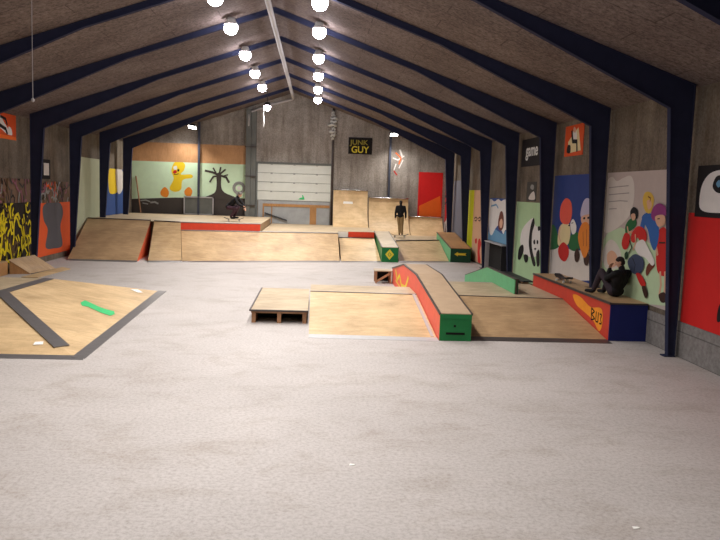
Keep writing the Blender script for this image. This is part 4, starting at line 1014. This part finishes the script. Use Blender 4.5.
def figure(name, label, J, face, mats, scale=1., hair_long=False, base=None, curl=.5, sleeve=None):
    """J: joints in world space; face: direction the face looks"""
    root = thing(name, label, 'person', base)
    s = scale; f = Vector(face).normalized(); up = (J['head']-J['neck']).normalized(); rt_ = f.cross(up).normalized(); f = up.cross(rt_).normalized()
    R = Matrix((rt_, f, up)).transposed().to_4x4()
    h = J['head']
    def body_parts(bm, g, what):
        if 'torso' in what:
            sh = (J['shoL']+J['shoR'])/2; pe = J['pelvis']; ch = pe.lerp(sh, .62); ax = (J['shoR']-J['shoL']).normalized()
            capsule(bm, pe-ax*.065*s, (.105+g)*s, pe+ax*.065*s, (.105+g)*s)
            wa = pe.lerp(sh, .35); capsule(bm, pe, (.115+g)*s, wa, (.11+g)*s)
            for q in (-1, 1):
                capsule(bm, wa+ax*q*.05*s, (.095+g)*s, ch+ax*q*.085*s, (.1+g)*s)
                capsule(bm, ch+ax*q*.085*s, (.1+g)*s, sh+ax*q*.12*s, (.062+g)*s)
                capsule(bm, wa-ax*q*.03*s, (.09+g)*s, ch+ax*q*.08*s, (.095+g)*s)
            capsule(bm, ch, (.1+g)*s, sh, (.08+g)*s)
            capsule(bm, J['shoL'], (.055+g)*s, J['shoR'], (.055+g)*s)
        if 'arms' in what:
            for q in 'LR':
                a, e, w = J['sho'+q], J['elb'+q], J['wri'+q]
                capsule(bm, a, (.056+g)*s, e, (.042+g)*s); capsule(bm, e, (.042+g)*s, w, (.028+g)*s)
        if 'legs' in what:
            for q in 'LR':
                a, k, n = J['hip'+q], J['kne'+q], J['ank'+q]
                capsule(bm, a, (.088+g)*s, k, (.058+g)*s)
                c = k.lerp(n, .3); capsule(bm, k, (.055+g)*s, c, (.056+g)*s); capsule(bm, c, (.056+g)*s, n, (.036+g)*s)
        if 'feet' in what:
            for q in 'LR':
                n, t = J['ank'+q], J['toe'+q]
                capsule(bm, n, (.036+g)*s, n.lerp(t, .1)-Vector((0, 0, .03*s)), (.036+g)*s); capsule(bm, n.lerp(t, .1)-Vector((0, 0, .03*s)), (.034+g)*s, t, (.026+g)*s)
    bm = nb(); body_parts(bm, 0, ('torso', 'arms', 'legs', 'feet'))
    capsule(bm, (J['shoL']+J['shoR'])/2, .058*s, h-up*.05*s, .05*s)
    ball(bm, h+up*.02*s, .074*s, .09*s, .095*s, R); ball(bm, h-up*.045*s+f*.018*s, .055*s, .062*s, .06*s, R)
    capsule(bm, h+f*.085*s+up*.012*s, .010*s, h+f*.1*s-up*.018*s, .014*s)          # nose
    capsule(bm, h+f*.066*s-up*.055*s-rt_*.02*s, .009*s, h+f*.066*s-up*.055*s+rt_*.02*s, .009*s)   # lips
    for q in (-1, 1): ball(bm, h+rt_*q*.076*s-up*.005*s-f*.008*s, .01*s, .022*s, .03*s, R)         # ears
    for q, sd in (('L', 1), ('R', -1)):
        d = (J['wri'+q]-J['elb'+q]).normalized(); n = J.get('palm'+q, f)
        hand(bm, J['wri'+q]+d*.01*s, J.get('hand'+q, d), n, s*1.02, curl, sd)
    fused('body', bm, 'skin_tone', root, .0065)
    bm = nb()
    for q in (-1, 1): ball(bm, h+f*.083*s+rt_*q*.03*s+up*.022*s, .011*s, .007*s, .007*s, R)
    bmesh.ops.translate(bm, verts=bm.verts[:], vec=-root.location)
    me = D.meshes.new('eyes'); bm.to_mesh(me); bm.free(); me.materials.append(MATS['void']); e = D.objects.new('eyes', me); COL.objects.link(e); e.parent = root
    bm = nb(); ball(bm, h+up*.045*s-f*.016*s, .083*s, .094*s, .085*s, R); ball(bm, h+up*.0*s-f*.035*s, .078*s, .072*s, .08*s, R)
    fused('hair', bm, mats['hair'], root, .01)
    bm = nb(); body_parts(bm, .016, ('torso', 'arms')); capsule(bm, (J['shoL']+J['shoR'])/2, .075*s, J['neck'].lerp(h, .25), .066*s)
    fused('jacket', bm, mats['jacket'], root, .013)
    bm = nb(); body_parts(bm, .018, ('legs',)); ax = (J['shoR']-J['shoL']).normalized()
    capsule(bm, J['hipL'], .112*s, J['hipR'], .112*s); capsule(bm, J['pelvis']-ax*.06*s, .115*s, J['pelvis']+ax*.06*s, .115*s)
    fused('trousers', bm, mats['trousers'], root, .013)
    for q in 'LR':
        bm = nb(); n, t = J['ank'+q], J['toe'+q]
        capsule(bm, n-Vector((0, 0, .02*s)), .05*s, n.lerp(t, .15)-Vector((0, 0, .035*s)), .046*s); capsule(bm, n.lerp(t, .15)-Vector((0, 0, .036*s)), .046*s, t+Vector((0, 0, .006)), .036*s)
        fused('shoe', bm, mats['shoe'], root, .01)
    return root
def frame(o, f, s):
    f = Vector((f[0], f[1], 0)).normalized(); r = Vector((f.y, -f.x, 0)); o = Vector(o)
    return lambda fx, rx, z: o+f*fx*s+r*rx*s+Vector((0, 0, z*s))
V = Vector
def skateboard(label, c, ang, z, deckmat='lampblack'):
    root = thing('skateboard', label, 'skateboard', (c[0], c[1], z), None)
    ca, sa = math.cos(ang), math.sin(ang)
    def T(u, v, w): return (c[0]+u*ca-v*sa, c[1]+u*sa+v*ca, z+w)
    bm = nb(); st = [(-.4, .150, .06), (-.37, .132, .085), (-.27, .098, .1), (-.2, .09, .1), (.2, .09, .1), (.27, .098, .1), (.37, .132, .085), (.4, .150, .06)]
    for (ua, wa, ha), (ub, wb, hb) in zip(st, st[1:]):
        hexa(bm, [T(ua, -ha, wa+.012), T(ua, ha, wa+.012), T(ub, hb, wb+.012), T(ub, -hb, wb+.012)], [T(ua, -ha, wa), T(ua, ha, wa), T(ub, hb, wb), T(ub, -hb, wb)])
    link('deck', bm, deckmat, root)
    for u in (-.22, .22):
        bm = nb(); bar(bm, T(u, 0, .035), T(u, 0, .09), .05); bar(bm, T(u, -.09, .03), T(u, .09, .03), .022); tk = link('truck', bm, 'bright_steel', root)
        for v in (-.085, .085):
            bm = nb(); tube(bm, [T(u, v-.016, .028), T(u, v+.016, .028)], .027, 14); link('wheel', bm, 'pvc_white', tk, False)
    return root
# standing person seen from behind
s = .905; zb = .68+.115
Q = frame((4.98, 33.1, zb), (.15, 1), s)
J = dict(pelvis=Q(0, 0, .92), hipL=Q(0, -.085, .88), hipR=Q(0, .085, .88), kneL=Q(.05, -.05, .48), kneR=Q(.02, .09, .47), ankL=Q(-.02, -.02, .085), ankR=Q(-.02, .11, .085),
  toeL=Q(.15, -.03, .032), toeR=Q(.15, .13, .032), shoL=Q(-.02, -.18, 1.38), shoR=Q(-.02, .18, 1.38), neck=Q(0, 0, 1.46), head=Q(.02, 0, 1.57),
  elbL=Q(-.05, -.24, 1.1), elbR=Q(-.03, .25, 1.1), wriL=Q(.03, -.25, .86), wriR=Q(.04, .26, .87))
J = {k: V(v) for k, v in J.items()}
J['palmL'] = V((1, 0, 0)); J['palmR'] = V((-1, 0, 0))
figure('person', 'person in black jacket and khaki trousers standing with back turned before plywood ramps', J, (.15, 1, 0), dict(hair='hair_dark', jacket='cloth_black', trousers='cloth_khaki', shoe='cloth_black'), s, base=(4.98, 33.1, .68))
skateboard('skateboard under the standing person in khaki trousers', (4.98, 33.15), .12, .68)
# crouching skater
s = .95; zb = 1.28+.115
Q = frame((-2.15, 30.7, zb), (1, -.15), s)
J = dict(pelvis=Q(-.24, 0, .5), hipL=Q(-.22, -.09, .47), hipR=Q(-.22, .09, .47), kneL=Q(.15, -.12, .5), kneR=Q(.12, .14, .44), ankL=Q(-.03, -.13, .085), ankR=Q(-.1, .12, .085),
  toeL=Q(.14, -.17, .032), toeR=Q(.07, .17, .032), shoL=Q(.1, -.18, .86), shoR=Q(.1, .18, .84), neck=Q(.16, 0, .92), head=Q(.24, 0, 1.02),
  elbL=Q(.3, -.26, .68), elbR=Q(.26, .3, .62), wriL=Q(.42, -.16, .48), wriR=Q(.44, .22, .56))
J = {k: V(v) for k, v in J.items()}
J['palmL'] = V((0, 0, -1)); J['palmR'] = V((0, 0, -1))
figure('person', 'crouching skater in dark clothes with knees bent on the raised deck above orange fascia', J, (1, -.3, -.15), dict(hair='hair_grey', jacket='cloth_black', trousers='cloth_maroon', shoe='cloth_black'), s, base=(-2.15, 30.7, 1.28))
skateboard('skateboard under the crouching skater on the raised deck', (-2.15, 30.7), -.1, 1.28)
# seated person on the ledge
s = .96
Q = frame((7.31, 14.60, .735), (-.42, .9), s)
J = dict(pelvis=Q(0, 0, .125), hipL=Q(.02, -.09, .12), hipR=Q(.02, .09, .12), kneL=Q(.34, -.1, .5), kneR=Q(.30, .12, .47), ankL=Q(.52, -.11, .1), ankR=Q(.42, .1, .1),
  toeL=Q(.7, -.15, .042), toeR=Q(.6, .12, .042), shoL=Q(-.13, -.18, .52), shoR=Q(-.13, .18, .52), neck=Q(-.12, 0, .6), head=Q(-.07, -.02, .73),
  elbL=Q(.1, -.2, .38), elbR=Q(.02, .26, .33), wriL=Q(.12, -.1, .58), wriR=Q(.26, .17, .36))
J = {k: V(v) for k, v in J.items()}
J['palmL'] = V((.3, -.8, .3)); J['palmR'] = V((0, 0, -1)); J['handL'] = V((0.1, -.15, .9))
root = figure('person', 'person in black jacket sitting with knees drawn up on the red and blue ledge', J, (-.9, .45, -.05), dict(hair='hair_dark', jacket='cloth_black', trousers='cloth_purplegrey', shoe='cloth_black'), s, base=(7.31, 14.60, .735), curl=.9)
skateboard('dark skateboard lying on the red and blue ledge beyond the seated person', (7.02, 16.95), 1.62, .735)

# ------------------------------------------------------------------ camera, world, exposure
cam = D.cameras.new('camera'); co = D.objects.new('camera', cam); COL.objects.link(co)
r_, u_, f_ = V((.99801, -.05872, .03410)), None, V((.06225, .99240, -.10614))
pit, yaw, rol = math.radians(6.09290), math.radians(3.58901), math.radians(1.93452)
f_ = V((math.sin(yaw)*math.cos(pit), math.cos(yaw)*math.cos(pit), -math.sin(pit))); r0 = V((math.cos(yaw), -math.sin(yaw), 0)); u0 = r0.cross(f_)
r_ = r0*math.cos(rol)+u0*math.sin(rol); u_ = u0*math.cos(rol)-r0*math.sin(rol)
co.matrix_world = Matrix(((r_.x, u_.x, -f_.x, 1.1712), (r_.y, u_.y, -f_.y, 0), (r_.z, u_.z, -f_.z, 2.7), (0, 0, 0, 1)))
cam.sensor_fit = 'HORIZONTAL'; cam.sensor_width = 36; cam.lens = 741.6945/720*36; cam.clip_end = 200
SC.camera = co
w = D.worlds.new('world'); SC.world = w; w.use_nodes = True
w.node_tree.nodes['Background'].inputs['Color'].default_value = (.5, .55, .7, 1); w.node_tree.nodes['Background'].inputs['Strength'].default_value = .02
SC.view_settings.view_transform = 'Standard'; SC.view_settings.look = 'None'
SC.view_settings.exposure = EXPO; SC.view_settings.gamma = 1; SC.view_settings.use_curve_mapping = False
SC.cycles.max_bounces = 8; SC.cycles.diffuse_bounces = 5; SC.cycles.sample_clamp_indirect = 6
try:
    SC.cycles.use_denoising = True; SC.cycles.denoiser = 'OPENIMAGEDENOISE'
except Exception: pass
